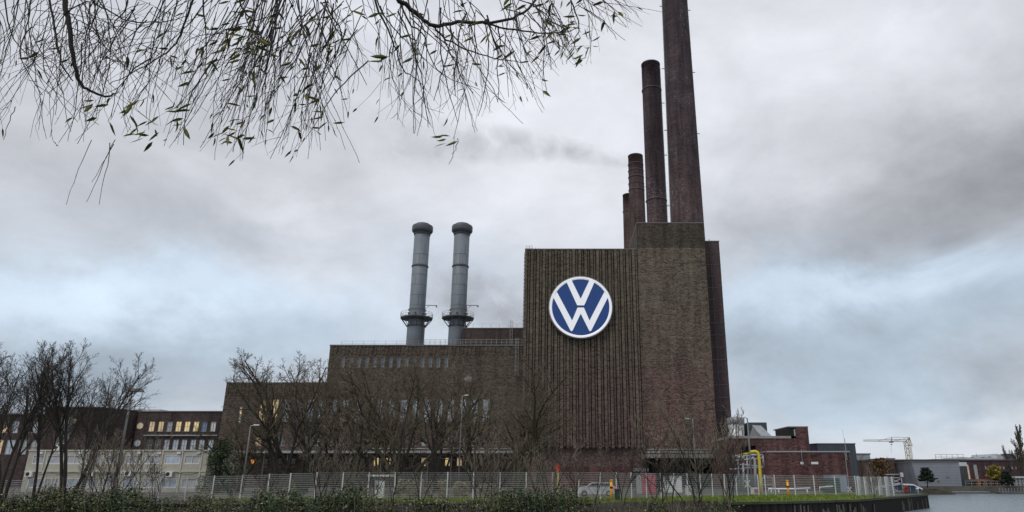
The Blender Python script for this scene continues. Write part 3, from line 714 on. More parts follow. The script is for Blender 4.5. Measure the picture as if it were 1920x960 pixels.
MB().box(X(271, 816, YO), X(409, 816, YO), YO-.45, YO-.003, Z(817.5, YO), Z(815.5, YO)).build('ledge', M['galv'], of)
for (px, py) in ((263, 798.5), (258, 831)):
    c = P(px, py, YO); R_ = .72
    fr = MB(); n_ = 24
    base = len(fr.v)
    for r0, yy in ((R_*.82, YO-.1), (R_, YO-.1), (R_, YO-.002)):
        for j in range(n_): fr.v.append((c.x+r0*cos(2*pi*j/n_), yy, c.z+r0*sin(2*pi*j/n_)))
    for i in range(2):
        for j in range(n_): a = i*n_+j; b2 = i*n_+(j+1) % n_; fr.f.append((a, b2, b2+n_, a+n_)); fr.sm.append(False)
    fr.box(c.x-.04, c.x+.04, YO-.09, YO-.03, c.z-R_*.8, c.z+R_*.8); fr.box(c.x-R_*.8, c.x+R_*.8, YO-.085, YO-.035, c.z-.04, c.z+.04)
    fo = fr.build('round_window', M['frame'], of)
    MB().quad(*[(c.x+R_*.84*cos(2*pi*j/n_), YO-.02, c.z+R_*.84*sin(2*pi*j/n_)) for j in range(n_)]).build('pane', M['litdim' if py < 810 else 'glass'], fo)
# roof terrace gear
mb = MB(); xx = X(246, 768, 160); railing(mb, (xx-2.5, 160, oz+.3), (xx+3, 160, oz+.3), 1.6, 1.0, .05, 3); mb.tube([(xx+3, 160, oz+1.9), (xx+4.6, 160, oz+.3)], .05, 4)
mb.build('roof_ladder_frame', M['steeldark'], of)
mb = MB(); mb.box(X(250, 770, 162), X(300, 770, 162), 162, 168, oz+.26, oz+.95); mb.build('skylight', M['tank'], of)

ow = T('corner_block', 'dark brick corner block with a tall greenish stair window behind bare trees', 'building', (-120, 150, GZ))
A = (X(84, 770, 150), 150.0); B = (X(176, 770, 150), 150.0); C_ = (ox0-.1, 160.0); oz2 = Z(764.5, 150)
mb = MB()
sw = winrect(121, 24, 778, 832, 150); dw = winrect(112, 9, 836, 850, 150)
facade(mb, A[0], B[0], GZ-.3, oz2, 150, [sw]); 
mb.quad((B[0], B[1], GZ-.3), (C_[0], C_[1], GZ-.3), (C_[0], C_[1], oz2), (B[0], B[1], oz2))
mb.quad((A[0], 175, GZ-.3), (A[0], 150, GZ-.3), (A[0], 150, oz2), (A[0], 175, oz2))
mb.quad((C_[0], C_[1], GZ-.3), (C_[0], 175, GZ-.3), (C_[0], 175, oz2), (C_[0], C_[1], oz2))
mb.quad((C_[0], 175, GZ-.3), (A[0], 175, GZ-.3), (A[0], 175, oz2), (C_[0], 175, oz2))
mb.build('wall', M['office'], ow)
M['greenglass'] = mat('green_stair_glass', (.10, .13, .11), .15, .1, vary=.4, vscale=.6)
window(ow, *sw, 150, pane='greenglass', nx=2, nz=4, fw=.14)
rf = MB(); n_ = len(rf.v); rf.prism([(A[0]-.1, 149.85), (B[0]+.05, 149.85), (C_[0]+.1, C_[1]-.15), (C_[0]+.1, 175), (A[0]-.1, 175)], 'z', oz2+.003, oz2+.25); rf.build('roof', M['coping'], ow, recalc=True)
e = MB().box(X(133, 790, 149), X(136.5, 790, 149), 149.7, 149.95, Z(794, 150), Z(786, 150)); e.build('wall_lamp', M['lit'], ow)
ol = T('west_building', 'low brick building with pale window bands at the left picture edge', 'building', (-150, 152, GZ))
lx0, lx1 = X(-60, 800, 152), A[0]-.1; lz = Z(778, 152); ops = []
for px in (-30, -12, 8, 28, 50, 66): ops.append(winrect(px, 13, 789, 812, 152))
for px in (-30, -5, 18, 42, 64): ops.append(winrect(px, 17, 824, 852, 152))
mb = MB(); facade(mb, lx0, lx1, GZ-.3, lz, 152, ops); shell(mb, lx0, lx1, 152, 175, GZ-.3, lz); mb.build('wall', M['office'], ol)
for i, r1 in enumerate(ops): window(ol, *r1, 152, pane=('blind', 'glass', 'litdim', 'glass', 'blind')[i % 5], nx=1, nz=1, fw=.1)
MB().box(lx0, lx1, 151.8, 175, lz+.003, lz+.25).build('roof', M['coping'], ol)

# ------------------------------------------------------------------ cream site cabins
YC = 107.0
cb = T('cabin_block', 'two storey block of cream site cabins with wide blind windows', 'cabin', (-72, YC, GZ))
cx0, cx1 = X(47, 880, YC), X(388, 870, YC); cz1 = Z(845.5, YC); czm = Z(884, YC); ops = []
pxs = [360-36.9*i for i in range(8)]+[72]
for px in pxs:
    ops.append(winrect(px, 29 if px > 80 else 22, 853, 870, YC)); ops.append(winrect(px-6, 28 if px > 80 else 22, 897, 915, YC))
mb = MB(); facade(mb, cx0, cx1, GZ-.2, cz1, YC, ops, .15); shell(mb, cx0, cx1, YC, YC+9, GZ-.2, cz1); mb.build('wall', M['cream'], cb)
for i, r1 in enumerate(ops):
    window(cb, *r1, YC, pane=('blind', 'glass', 'blind', 'blind', 'glass')[(i*7) % 5] if i % 4 else 'blind', frame='white', nx=0 if i % 3 else 1, nz=0, fw=.1, rec=.08)
mb = MB(); px = 378
while px > 50:
    for za, zb_, pyy in ((czm+.12, cz1, 862), (GZ, czm-.05, 905)):
        xx = X(px+(0 if pyy == 862 else -6), pyy, YC); mb.box(xx-.09, xx+.09, YC-.09, YC-.004, za, zb_)
    px -= 36.9
mb.box(cx0, cx1, YC-.1, YC-.005, czm-.05, czm+.1); mb.box(cx0-.05, cx1+.05, YC-.12, YC+9.1, cz1+.003, cz1+.16)
mb.build('frame_posts', M['creamtrim'], cb)
px = 366
while px > 60:
    c = P(px+8, 849.5, YC); MB().box(c.x-.3, c.x+.25, YC-.28, YC-.095, c.z-.12, c.z+.16).build('vent_box', M['white'], cb); px -= 36.9
mb = MB(); pts = []
for i in range(25):
    px = 372-13*i; c = P(px, 886.5+(2.5 if i % 3 else 0), YC); pts.append((c.x, YC-.13, c.z))
mb.tube(pts, .035, 4); mb.build('cable', M['black'], cb)
ac0 = None
acs = [(316, 889, 'by the second window column from the right'), (239, 888, 'in the middle of the wall'), (204, 888, 'left of the middle, behind bare twigs'), (168, 888, 'next to the thick leaning trunk'), (53, 889, 'at the left end of the wall'), (104, 841, 'standing alone on the cabin roof')]
for px, py, lb in acs:
    yy = YC-.5 if py > 850 else YC+.6
    c = P(px, py, yy); bz_ = c.z-.36 if py > 850 else cz1+.2
    if ac0 is None:
        t = T('air_conditioner', 'white outdoor air conditioner on the cream cabins, '+lb, 'air conditioner', (c.x, yy, bz_), 'air conditioners on the cream cabins')
        MB().box(-.48, .48, 0, .38, 0, .72).build('casing', M['white'], t, local=True)
        mb = MB(); n_ = 18; mb.quad(*[(-.12+.29*cos(2*pi*j/n_), -.012, .36+.29*sin(2*pi*j/n_)) for j in range(n_)]); mb.build('fan', M['black'], t, local=True)
        mb = MB(); mb.box(-.35, -.3, -.02, .45, -.06, -.003); mb.box(.3, .35, -.02, .45, -.06, -.003); mb.build('bracket', M['galv'], t, local=True); ac0 = t
    else: dup(ac0, (c.x, yy, bz_), 0, 'white outdoor air conditioner on the cream cabins, '+lb)

# ------------------------------------------------------------------ right-hand buildings
YR = 128.0
rbk = T('pump_house', 'red brick building with a square corner turret right of the tower', 'building', (X(1440, 860, YR), YR, GZ))
x0, x1, xt = X(1368, 845, YR), X(1519, 845, YR), X(1492, 812, YR); z1 = Z(822, YR); zt = Z(801.5, YR)
dr = winrect(1404.5, 26, 835.5, 853, YR)
mb = MB(); facade(mb, x0, x1, GZ-.3, z1, YR, [dr], 1.2); shell(mb, x0, x1, YR, YR+16, GZ-.3, z1); mb.build('wall', M['redbrick'], rbk)
MB().box(x0, X(1482, 812, YR), YR-.12, YR+16, z1+.003, z1+.42).build('parapet', M['concrete'], rbk)
MB().box(dr[0]+.05, dr[1]-.05, YR+.9, YR+1, dr[2], dr[3]).build('doorway', M['dark'], rbk)
MB().box(xt, x1, YR-.03, YR+9, z1+.004, zt).build('turret', M['redbrick'], rbk)
mb = MB().box(xt-1.3, xt-.004, YR+.1, YR+8, z1+.43, zt-.003); mb.build('turret_recess_shade', M['dark'], rbk)  # solid block, the shade of the recess put into its black colour
MB().box(xt-1.33, x1+.05, YR-.08, YR+9.1, zt+.003, zt+.2).build('coping', M['coping'], rbk)
MB().box(xt-.3, xt-.1, YR-.1, YR+.09, z1+.43, zt-.35).build('downpipe', M['galv'], rbk)

YB = 118.0
fb = T('switch_house', 'plain red brick box building with a pale roof edge behind the fence', 'building', (X(1510, 870, YB), YB, GZ))
x0, x1 = X(1438.5, 850, YB), X(1592, 850, YB); z1 = Z(848, YB)
xs_ = X(1425, 850, YB+8)
mb = MB().prism([(x0, YB), (x1, YB), (x1, YB+14), (xs_-1, YB+14), (xs_-1, YB+8)], 'z', GZ-.3, z1); mb.build('wall', M['redbrick'], fb, recalc=True)
mb = MB().prism([(x0-.05, YB-.1), (x1+.1, YB-.1), (x1+.1, YB+14), (xs_-1.1, YB+14), (xs_-1.1, YB+8)], 'z', z1+.003, z1+.2); mb.build('roof_edge', M['galv'], fb, recalc=True)
for px, wpx in ((1503.5, 5.5), (1527.5, 13)):
    r1 = winrect(px, wpx, 866, 870.5, YB); o = MB().box(r1[0], r1[1], YB-.06, YB-.003, r1[2], r1[3]).build('plate', M['white'], fb)
    o['label'] = 'small blank white plate' if px < 1510 else 'wide blank white plate'
r1 = winrect(1526, 11, 852, 863, YB); mb = MB()
for i in range(5): zz_ = r1[2]+(r1[3]-r1[2])*i/5; mb.box(r1[0], r1[1], YB-.05, YB-.003, zz_, zz_+.12)
mb.build('vent_grille', M['redbrick'], fb)
mb = MB(); c = P(1502.5, 850, YB); mb.tube([(c.x, YB-.1, z1-2.2), (c.x, YB-.1, z1+.5)], .04, 4)
c = P(1586, 850, YB); mb.tube([(c.x, YB-.15, z1-1.2), (c.x, YB-.15, z1+2.2)], .06, 5); mb.tube([(c.x-.1, YB-.15, z1+2.2), (c.x-.15, YB-.15, z1+3.6)], .02, 4)
c = P(1592, 870, YB); mb.tube([(c.x-.5, YB-.1, GZ), (c.x-.5, YB-.1, z1)], .06, 5)
mb.build('antenna_pipes', M['galv'], fb)

YG = 136.0
gm = T('metal_shed', 'dark slate grey metal clad shed behind the red brick buildings', 'building', (X(1560, 870, YG), YG, GZ))
x0, x1 = X(1534, 850, YG), X(1603.5, 835, YG); z1 = Z(832.5, YG); mb = MB()
mb.prism([(x0, YG), (x1, YG), (x1, YG+16), (x0-5, YG+16), (x0-2, YG+6)], 'z', GZ-.3, z1); mb.build('cladding', M['greymetal'], gm, recalc=True)
mb = MB(); xx = x0+.4
while xx < x1: mb.box(xx, xx+.05, YG-.05, YG-.003, GZ, z1-.1); xx += .6
mb.build('cladding_ribs', M['greymetal'], gm)
mb = MB().prism([(x0-.05, YG-.1), (x1+.1, YG-.1), (x1+.1, YG+16), (x0-5.1, YG+16), (x0-2.1, YG+6)], 'z', z1+.003, z1+.15); mb.build('roof_trim', M['coping'], gm, recalc=True)

YT = 140.0
tk = T('storage_tank', 'round pale sheet metal tank with a ribbed top band above the red brick', 'tank', (X(1385, 800, YT), YT+3, GZ))
xc = X(1387, 800, YT); R_ = X(1402.5, 800, YT)-xc
zt_, zm_, zb_ = Z(782, YT), Z(793.5, YT), Z(825, YT)
MB().lathe(xc, YT+3, [(R_*.97, zb_-4), (R_*.97, zm_)], 32).build('drum', M['tank'], tk)
MB().lathe(xc, YT+3, [(R_*1.02, zm_+.02), (R_*1.02, zt_), (R_*.7, zt_+.2)], 32).build('top_band', M['zinc'], tk)
mb = MB()
for i in range(32): a = 2*pi*i/32; mb.tube([(xc+R_*1.03*cos(a), YT+3+R_*1.03*sin(a), zm_), (xc+R_*1.03*cos(a), YT+3+R_*1.03*sin(a), zt_)], .05, 3)
for i in range(12): a = 2*pi*i/12; mb.tube([(xc+R_*.975*cos(a), YT+3+R_*.975*sin(a), zb_-3), (xc+R_*.975*cos(a), YT+3+R_*.975*sin(a), zm_)], .03, 3)
mb.build('seams', M['zinc'], tk)
mb = MB(); n_ = 24; MB
rh = T('roof_hood', 'grey roof hood with a slanted sheet metal chute beside the round tank', 'roof hood', (X(1421, 810, 142), 142, z1))
zf = Z(819.5, 138)-.6
MB().box(X(1404, 805, 142), X(1438, 800, 142), 142, 150, zf, Z(792, 142)).build('housing', M['greymetal'], rh)
A0 = P(1411, 797, 141.6); B0 = P(1427.5, 797.5, 141.6); A1 = P(1429, 819.5, 139.5); B1 = P(1449, 819.5, 139.5)
mb = MB(); mb.hexa([(A1.x, 139.5, A1.z-.2), (B1.x, 139.5, B1.z-.2), (B0.x, 141.9, B0.z-.3), (A0.x, 141.9, A0.z-.3), (A1.x, 139.5, A1.z), (B1.x, 139.5, B1.z), (B0.x, 141.9, B0.z), (A0.x, 141.9, A0.z)])
mb.build('chute', M['zinc'], rh)
mb = MB(); L0 = P(1405, 819, 140.8); mb.quad((L0.x, 140.8, L0.z), (A1.x, 140, A1.z-.1), (A0.x, 141.5, A0.z-.2)); mb.box(L0.x, A1.x, 141.2, 141.9, zf, A0.z-1.2); mb.build('side_cheek', M['steeldark'], rh)

# pipework
yp = T('yellow_gas_pipe', 'thick bright yellow gas pipe bending down from a thin branch', 'pipe', (X(1424, 880, 100), 100, GZ))
def PP(lst, Y): return [P(a, b2, Y) for a, b2 in lst]
mb = MB(); mb.tube(PP([(1406, 847.5), (1416, 846.5), (1420, 848), (1422.5, 853), (1424.5, 875), (1426.5, 903), (1427, 925)], 100), .21, 12, True); mb.build('main_pipe', M['yellow'], yp)
mb = MB(); mb.tube(PP([(1386, 853.5), (1396, 851), (1408, 849)], 100), .10, 8, True); mb.build('branch_pipe', M['yellow'], yp)
pf = T('pipe_rack', 'galvanised pipe rack with white frames and grey pipes beside the tower foot', 'pipe rack', (X(1405, 880, 106), 106, GZ))
mb = MB(); Yq = 106
def bar(a, b2, r=.12, Y=Yq): mb.tube([P(*a, Y), P(*b2, Y)], r, 4, True)
for a, b2 in (((1374, 857), (1420, 853)), ((1376, 864), (1432, 859)), ((1384, 871), (1432, 875)), ((1405, 853), (1407, 878)), ((1430, 853), (1432, 875)), ((1405, 853), (1430, 853)), ((1384, 858), (1386, 922)), ((1400, 850), (1404, 922)), ((1368, 880), (1400, 879)), ((1392, 878), (1432, 876))): bar(a, b2, .13)
mb.build('frame', M['galv'], pf)
mb = MB()
mb.tube(PP([(1376, 856), (1390, 858), (1395, 860)], 105), .3, 8, True); mb.tube(PP([(1408, 862), (1412, 858), (1415, 864), (1416, 890), (1418, 922)], 105), .2, 8, True)
mb.tube(PP([(1394, 868), (1394, 922)], 105), .15, 8, True); mb.build('pipes', M['zinc'], pf)
MB().box(X(1376, 900, 108), X(1424, 900, 108), 108, 112, GZ, Z(888, 108)).build('base_unit', M['steeldark'], pf)

# ------------------------------------------------------------------ street lamps
def lamp(px, pt, pb, Y, label, head=1, arm=1.0, r=.09, style='flat'):
    c = P(px, pt, Y); t = T('street_lamp', label, 'street lamp', (c.x, Y, GZ), 'lamp posts around the works yard')
    MB().tube([(c.x, Y, GZ), (c.x, Y, (GZ+c.z)/2), (c.x, Y, c.z)], [r*1.35, r*1.1, r*.75], 8, True).build('pole', M['pole'], t)
    mb = MB()
    if style == 'double':
        mb.box(c.x-.15, c.x+.15, Y-.2, Y+.2, c.z-.1, c.z+.06)
        mb.hexa([(c.x-.95, Y-.3, c.z+.1), (c.x+1.2, Y-.3, c.z-.14), (c.x+1.2, Y+.3, c.z-.14), (c.x-.95, Y+.3, c.z+.1), (c.x-.75, Y-.2, c.z+.36), (c.x+.9, Y-.2, c.z+.20), (c.x+.9, Y+.2, c.z+.20), (c.x-.75, Y+.2, c.z+.36)])
        mb.build('lamp_head', M['steeldark'], t)
    else:
        MB().tube([(c.x, Y, c.z-.05), (c.x+head*arm*.5, Y, c.z+.06)], .05, 5).build('arm', M['galv'], t)
        a, b2 = sorted((c.x+head*arm*.4, c.x+head*arm*1.25)); mb.hexa([(a, Y-.16, c.z), (b2, Y-.16, c.z), (b2, Y+.16, c.z), (a, Y+.16, c.z), (a+.08, Y-.1, c.z+.16), (b2-.08, Y-.1, c.z+.16), (b2-.08, Y+.1, c.z+.16), (a+.08, Y+.1, c.z+.16)])
        mb.build('lamp_head', M['galv'], t)
    return t
lamp(248, 733, 905, 72, 'tall grey lamp post with a wide tilted dark head near the left trees', style='double', r=.12)
lamp(470, 798, 905, 90, 'slim lamp post with a short arm in front of the brick hall corner', 1, .9)
lamp(1299, 786, 905, 95, 'slim lamp post with a white head pointing left before the plain tower wall', -1, .9)
lamp(1401, 784, 912, 100, 'lamp post standing before the round tank and yellow pipe', -1, .5, r=.12)
lamp(867, 742, 930, 96, 'lamp post rising among the bare trees left of the ribbed tower', 1, .7)

# ------------------------------------------------------------------ mesh fence
fn = T('mesh_fence', 'long galvanised double rod mesh fence on posts along the bank', 'fence', (0, 70, GZ))
PH = 1.0
mb = MB()
for i in range(13): z_ = i/12; mb.box(0, 1, -.009, .009, z_-.0075 if i else 0, z_+.0075)
for i in range(0, 26): x_ = i/25; mb.box(x_-.0014, x_+.0014, -.006, .006, 0, 1)
prm = mb.build('panel', M['galv'], fn, local=True)
mb = MB().box(-.055, .055, -.04, .04, 0, 1); prp = mb.build('post', M['postw'], fn, local=True)
first = [True, True]
def fpart(src, k_, loc, rz, sc3, parent):
    if first[k_]: o = src; first[k_] = False
    else: o = src.copy(); COL.objects.link(o)
    o.parent = parent; off = OFF[parent.name]
    o.location = (loc[0]-off[0], loc[1]-off[1], loc[2]-off[2]); o.rotation_euler = (0, 0, rz); o.scale = sc3; return o
def run(posts, parent, dense=False, endpost=True):
    pts = []
    for px, Y, pt in posts:
        c = P(px, pt, Y); pts.append((c.x, Y, c.z))
    for i, (x_, y_, zt2) in enumerate(pts):
        zb2 = min(zt2-2.45, GZ-.1)
        if i < len(pts)-1 or endpost: fpart(prp, 1, (x_, y_-.06, zb2), 0, (1, 1, zt2+.06-zb2), parent)
        if i < len(pts)-1:
            x2, y2, z2 = pts[i+1]; L = hypot(x2-x_, y2-y_); zt3 = min(zt2, z2); fpart(prm, 0, (x_, y_, zt3-2.35), atan2(y2-y_, x2-x_), (L, 1, 2.35), parent)
pa = [-45, 5, 55, 105, 154, 204, 254, 303, 353, 403, 456, 506, 546, 595, 644.5, 693, 742, 791, 840, 888.5, 938, 987, 1036, 1085, 1125]
def ytop(px):
    if px > 600: return 886.3
    if px > 400: return 893-(px-400)/200*6.7
    return 901-(px+0)/400*8
run([(px, 70, ytop(px)) for px in pa], fn)
pbs = [1125, 1155, 1183, 1211, 1238, 1263, 1287.5, 1312, 1334, 1357, 1379, 1400, 1420]
run([(px, 70+15*i/12, 886.3+4.2*i/12) for i, px in enumerate(pbs)], fn)
run([(px, 85, 891+(px-1433)*.012) for px in (1420, 1433, 1451, 1488, 1524.5, 1563.5, 1602, 1608)], fn)
rn = T('rolled_fence_stack', 'closely spaced pale mesh panels at the right end of the fence', 'fence', (X(1640, 930, 85), 85, GZ))
for k_ in range(3): run([(1606+i*13+k_*2.5, 84+k_*1.1, 894.5) for i in range(6)], rn, endpost=(k_ == 0))

# ------------------------------------------------------------------ small things behind the fence
def marker(px, pt, Y, label, kind):
    c = P(px, pt, Y); t = T('marker_post', label, 'marker post', (c.x, Y, GZ), 'coloured utility marker posts'); zt2 = c.z
    if kind == 'red':
        MB().tube([(c.x, Y, GZ), (c.x, Y, zt2-.6)], .09, 8, True).build('pole', M['yellow'], t)
        mb = MB(); mb.box(c.x-.22, c.x+.22, Y-.12, Y+.12, zt2-.62, zt2-.1); mb.tube([(c.x, Y, zt2-.1), (c.x, Y, zt2+.05)], .08, 8, True); mb.build('head', M['red'], t)
    else:
        MB().tube([(c.x, Y, GZ), (c.x, Y, zt2-.12)], .13, 10, True).build('pole', M['orange'], t)
        MB().tube([(c.x, Y, zt2-.8), (c.x, Y, zt2-.6)], .135, 10).build('band', M['black'], t)
        mb = MB(); mb.tube([(c.x, Y, zt2-.11), (c.x, Y, zt2+.02)], .16, 10, True); mb.build('cap', M['orange'], t)
marker(1046, 871, 80, 'yellow post with a red box head left of the fence corner', 'red')
marker(1146, 899.5, 68.5, 'orange yellow marker post with black band in front of the fence', 'or')
marker(1476, 900.5, 82.5, 'orange yellow marker post with black band near the white pipes', 'or')

cbx = T('electric_cabinet', 'white electric cabinet covered in black graffiti strokes behind the fence', 'cabinet', (X(712, 920, 74), 74, GZ))
c = P(712, 902, 74); x_ = c.x
MB().box(x_-.42, x_+.42, 74, 74.5, GZ-.2, c.z).build('casing', M['white'], cbx); MB().box(x_-.47, x_+.47, 73.95, 74.55, c.z+.003, c.z+.07).build('lid', M['galv'], cbx)
rq = random.Random(8); mb = MB()
for i in range(9):
    a = [x_+rq.uniform(-.3, .3), 73.985, rq.uniform(GZ+.2, c.z-.2)]; pts = [tuple(a)]
    for k_ in range(5): a = [min(max(a[0]+rq.uniform(-.25, .25), x_-.36), x_+.36), 73.985, min(max(a[2]+rq.uniform(-.3, .3), GZ), c.z-.1)]; pts.append(tuple(a))
    mb.tube(pts, .028, 4)
mb.build('graffiti', M['black'], cbx)
sh = T('bus_shelter', 'small open shelter with a thin pale roof behind the mesh fence', 'shelter', (X(713, 910, 84), 84, GZ))
a = P(694, 892, 84); b2_ = P(736, 892, 84)
MB().box(a.x, b2_.x, 83, 86, a.z-.08, a.z+.14).build('roof', M['white'], sh)
for xx in (a.x+.15, b2_.x-.15):
    for yy in (83.2, 85.8): MB().box(xx-.06, xx+.06, yy-.06, yy+.06, GZ, a.z-.085).build('post', M['steeldark'], sh)

def box_thing(name, label, cat, px0, px1, pt, Y, dep, m_, trim='galv'):
    c0, c1 = P(px0, pt, Y), P(px1, pt, Y); t = T(name, label, cat, ((c0.x+c1.x)/2, Y, GZ))
    MB().box(c0.x, c1.x, Y, Y+dep, GZ+.08, c0.z).build('casing', M[m_], t)
    MB().box(c0.x-.06, c1.x+.06, Y-.06, Y+dep+.06, c0.z+.003, c0.z+.08).build('lid', M[trim], t)
    MB().box(c0.x+.05, c1.x-.05, Y+.05, Y+dep-.05, GZ-.1, GZ+.078).build('base', M['concrete'], t)
    mb = MB(); xm = (c0.x+c1.x)/2; mb.box(xm-.012, xm+.012, Y-.012, Y-.002, GZ+.15, c0.z-.1)
    mb.box(xm+.08, xm+.12, Y-.05, Y-.002, (GZ+c0.z)/2-.1, (GZ+c0.z)/2+.1); mb.build('door_seam', M['steeldark'], t); return t
box_thing('hoarding_board', 'faded red board unit leaning upright behind the fence below the canopy', 'board', 1203.5, 1229, 888.5, 92, .3, 'pink')
box_thing('notice_board', 'pale grey narrow board beside the faded red one', 'board', 1193, 1202.5, 888.5, 92, .3, 'galv')
box_thing('white_container', 'white low container with window strips behind the tall sapling', 'container', 1247, 1278, 893, 100, 3, 'white')
box_thing('small_grey_cabinet', 'dark squat utility cabinet beside the orange marker post', 'cabinet', 1153, 1162, 918, 68.6, .5, 'green', 'steeldark')
box_thing('green_cabinet', 'dark green transformer cabinet behind the right fence', 'cabinet', 1550, 1574, 897.5, 100, 2, 'green', 'steeldark')
box_thing('blue_grey_container', 'pale blue grey container next to the dark green transformer cabinet', 'container', 1558, 1587, 891.5, 105, 3, 'bluegrey')
box_thing('white_bin', 'white rounded plastic bin behind the fence by the saplings', 'bin', 1286.5, 1296, 911, 88, .8, 'white', 'white')
# warning crosses and sign
for px, pt, lb in ((1400.7, 900, 'white crossed level crossing sign on a short post behind the right fence'), (1592, 913, 'small white crossed sign near the right end of the fence')):
    c = P(px, pt, 87); t = T('crossing_sign', lb, 'sign', (c.x, 87, GZ)); s_ = .42 if px < 1500 else .3
    MB().tube([(c.x, 87.06, GZ), (c.x, 87.06, c.z+.1)], .04, 6, True).build('post', M['galv'], t)
    mb = MB()
    for k_, sg_ in enumerate((1, -1)):
        dx_, dz_ = s_*.8, s_; w_ = .07; zc_ = c.z-s_
        y0 = 86.95-k_*.03
        mb.prism([(c.x-dx_-w_, zc_-sg_*dz_), (c.x-dx_+w_, zc_-sg_*dz_), (c.x+dx_+w_, zc_+sg_*dz_), (c.x+dx_-w_, zc_+sg_*dz_)], 'y', y0, y0+.025)
    mb.build('cross', M['white'], t, recalc=True)
c = P(1415.5, 914, 87); t = T('warning_board', 'low pale board with a red panel behind the fence', 'sign', (c.x, 87, GZ))
MB().box(c.x-.55, c.x+.45, 87, 87.05, GZ+.2, c.z).build('board', M['white'], t); MB().box(c.x-.1, c.x+.38, 86.97, 86.997, GZ+.3, c.z-.15).build('red_panel', M['pink'], t)
for dx_ in (-.45, .35): MB().box(c.x+dx_, c.x+dx_+.06, 87.052, 87.1, GZ, c.z).build('leg', M['galv'], t)
t = T('pipe_barrier', 'low white pipe barrier running behind the right fence', 'barrier', (X(1480, 920, 92), 92, GZ))
mb = MB(); mb.tube(PP([(1441, 924), (1441.5, 916.5), (1480, 917), (1519, 915.5)], 92), .12, 8, True); mb.tube(PP([(1537, 923), (1537, 913.5), (1562, 912)], 93), .09, 8, True); mb.build('pipe', M['white'], t)
for px in (1446, 1460, 1513.5): xx = X(px, 920, 92); MB().tube([(xx, 92, GZ), (xx, 92, Z(917, 92))], .09, 8, True).build('leg', M['white'], t)
t = T('tubular_gate', 'grey tubular hoop gate behind the fence near the yellow pipe', 'gate', (X(1440, 920, 89), 89, GZ))
mb = MB(); mb.tube(PP([(1430, 926), (1429, 897), (1433, 894.5), (1445, 894.5), (1449, 897), (1450, 926)], 89), .06, 6); mb.build('hoop', M['galv'], t)
mb = MB(); mb.tube(PP([(1429.5, 909), (1449.5, 909)], 89), .045, 6); mb.tube(PP([(1440, 895), (1440, 926)], 89), .03, 6); mb.build('bars', M['galv'], t)
# parked silver car
cc = P(1118, 910, 84); car = T('parked_car', 'silver estate car seen from behind the fence near its corner', 'car', (cc.x, 84, GZ))
x_ = cc.x; mb = MB(); hw = 2.15
body = [(-2.2, .35), (-2.25, .8), (-2.1, 1.0), (-1.2, 1.08), (-.5, 1.5), (1.6, 1.52), (2.05, 1.1), (2.2, .9), (2.2, .35), (1.75, .3), (-1.75, .3)]
mb.prism([(x_+a, GZ+b2) for a, b2 in body], 'y', 83.2, 84.9); mb.build('body', M['tank'], car, recalc=True)
mb = MB(); mb.prism([(x_-1.05, GZ+1.08), (x_-.48, GZ+1.43), (x_+1.5, GZ+1.44), (x_+1.85, GZ+1.1)], 'y', 83.185, 83.199); mb.build('side_window', M['glassdark'], car, recalc=True)
for dx_ in (-1.4, 1.4):
    w_ = MB(); w_.tube([(x_+dx_, 83.1, GZ+.33), (x_+dx_, 83.35, GZ+.33)], .33, 16, True); wo_ = w_.build('wheel', M['black'], car)
    MB().tube([(x_+dx_, 83.07, GZ+.33), (x_+dx_, 83.099, GZ+.33)], .19, 12, True).build('rim', M['galv'], wo_)
M['buoyred'] = mat('faded_buoy_red', (.26, .03, .025), .6, vary=.3, vscale=3)
M['cabin'] = mat('boat_cabin_glass', (.03, .045, .07), .35, spec=.3, vary=.6, vscale=1.5)
M['tail'] = mat('red_tail_light', (.5, .01, .02), .3, emit=(1, .05, .08), es=.5)
for yy in (83.3, 84.6): MB().box(x_+2.12, x_+2.24, yy, yy+.2, GZ+.75, GZ+1.05).build('tail_light', M['tail'], car)
MB().box(x_+1.9, x_+2.15, 83.19, 83.3, GZ+.75, GZ+1.0).build('tail_light', M['tail'], car); MB().box(x_-2.2, x_-1.9, 83.17, 83.199, GZ+.65, GZ+.85).build('headlight', M['white'], car)
# second vehicle roof behind twigs
# ------------------------------------------------------------------ far shore
YS = 172.0
sl = T('slanted_hall', 'pale grey panelled hall with inclined walls on the far shore', 'building', (X(1740, 900, YS), YS, GZ))
zt2 = Z(866.5, YS); a0, a1 = X(1709, 866, YS), X(1797.5, 866, YS); b0, b1 = X(1720, 915, YS)+.5, X(1805, 918, YS)
dp = X(1687, 866, 190); db = X(1700, 910, 190)
mb = MB(); mb.hexa([(b0, YS, GZ-.6), (b1, YS, GZ-.6), (b1, 195, GZ-.6), (db, 195, GZ-.6), (a0, YS, zt2), (a1, YS, zt2), (a1, 195, zt2), (dp, 195, zt2)]); mb.build('walls', M['slate'], sl)
mb = MB(); mb.prism([(a0-.2, YS-.2), (a1+.1, YS-.2), (a1+.1, 195.3), (dp-.2, 195.3)], 'z', zt2+.003, zt2+.25); mb.build('roof', M['coping'], sl, recalc=True)
mb = MB()
for k_ in range(1, 9):
    f_ = k_/9; zz_ = GZ+(zt2-GZ)*f_; xa = b0+(a0-b0)*f_; xb2 = b1+(a1-b1)*f_; mb.box(xa+.1, xb2-.05, YS-.025, YS-.002, zz_, zz_+.05)
mb.build('panel_joints', mat('joint_grey', (.16, .18, .21), .5), sl)
mb = MB(); 
for px, py in ((1777, 895.5), (1722, 898), (1703, 871), (1760, 903), (1737, 885)): c = P(px, py, YS-.1); mb.box(c.x-.35, c.x+.35, YS-.06, YS-.028, c.z-.12, c.z+.12)
mb.build('vents', M['steeldark'], sl)

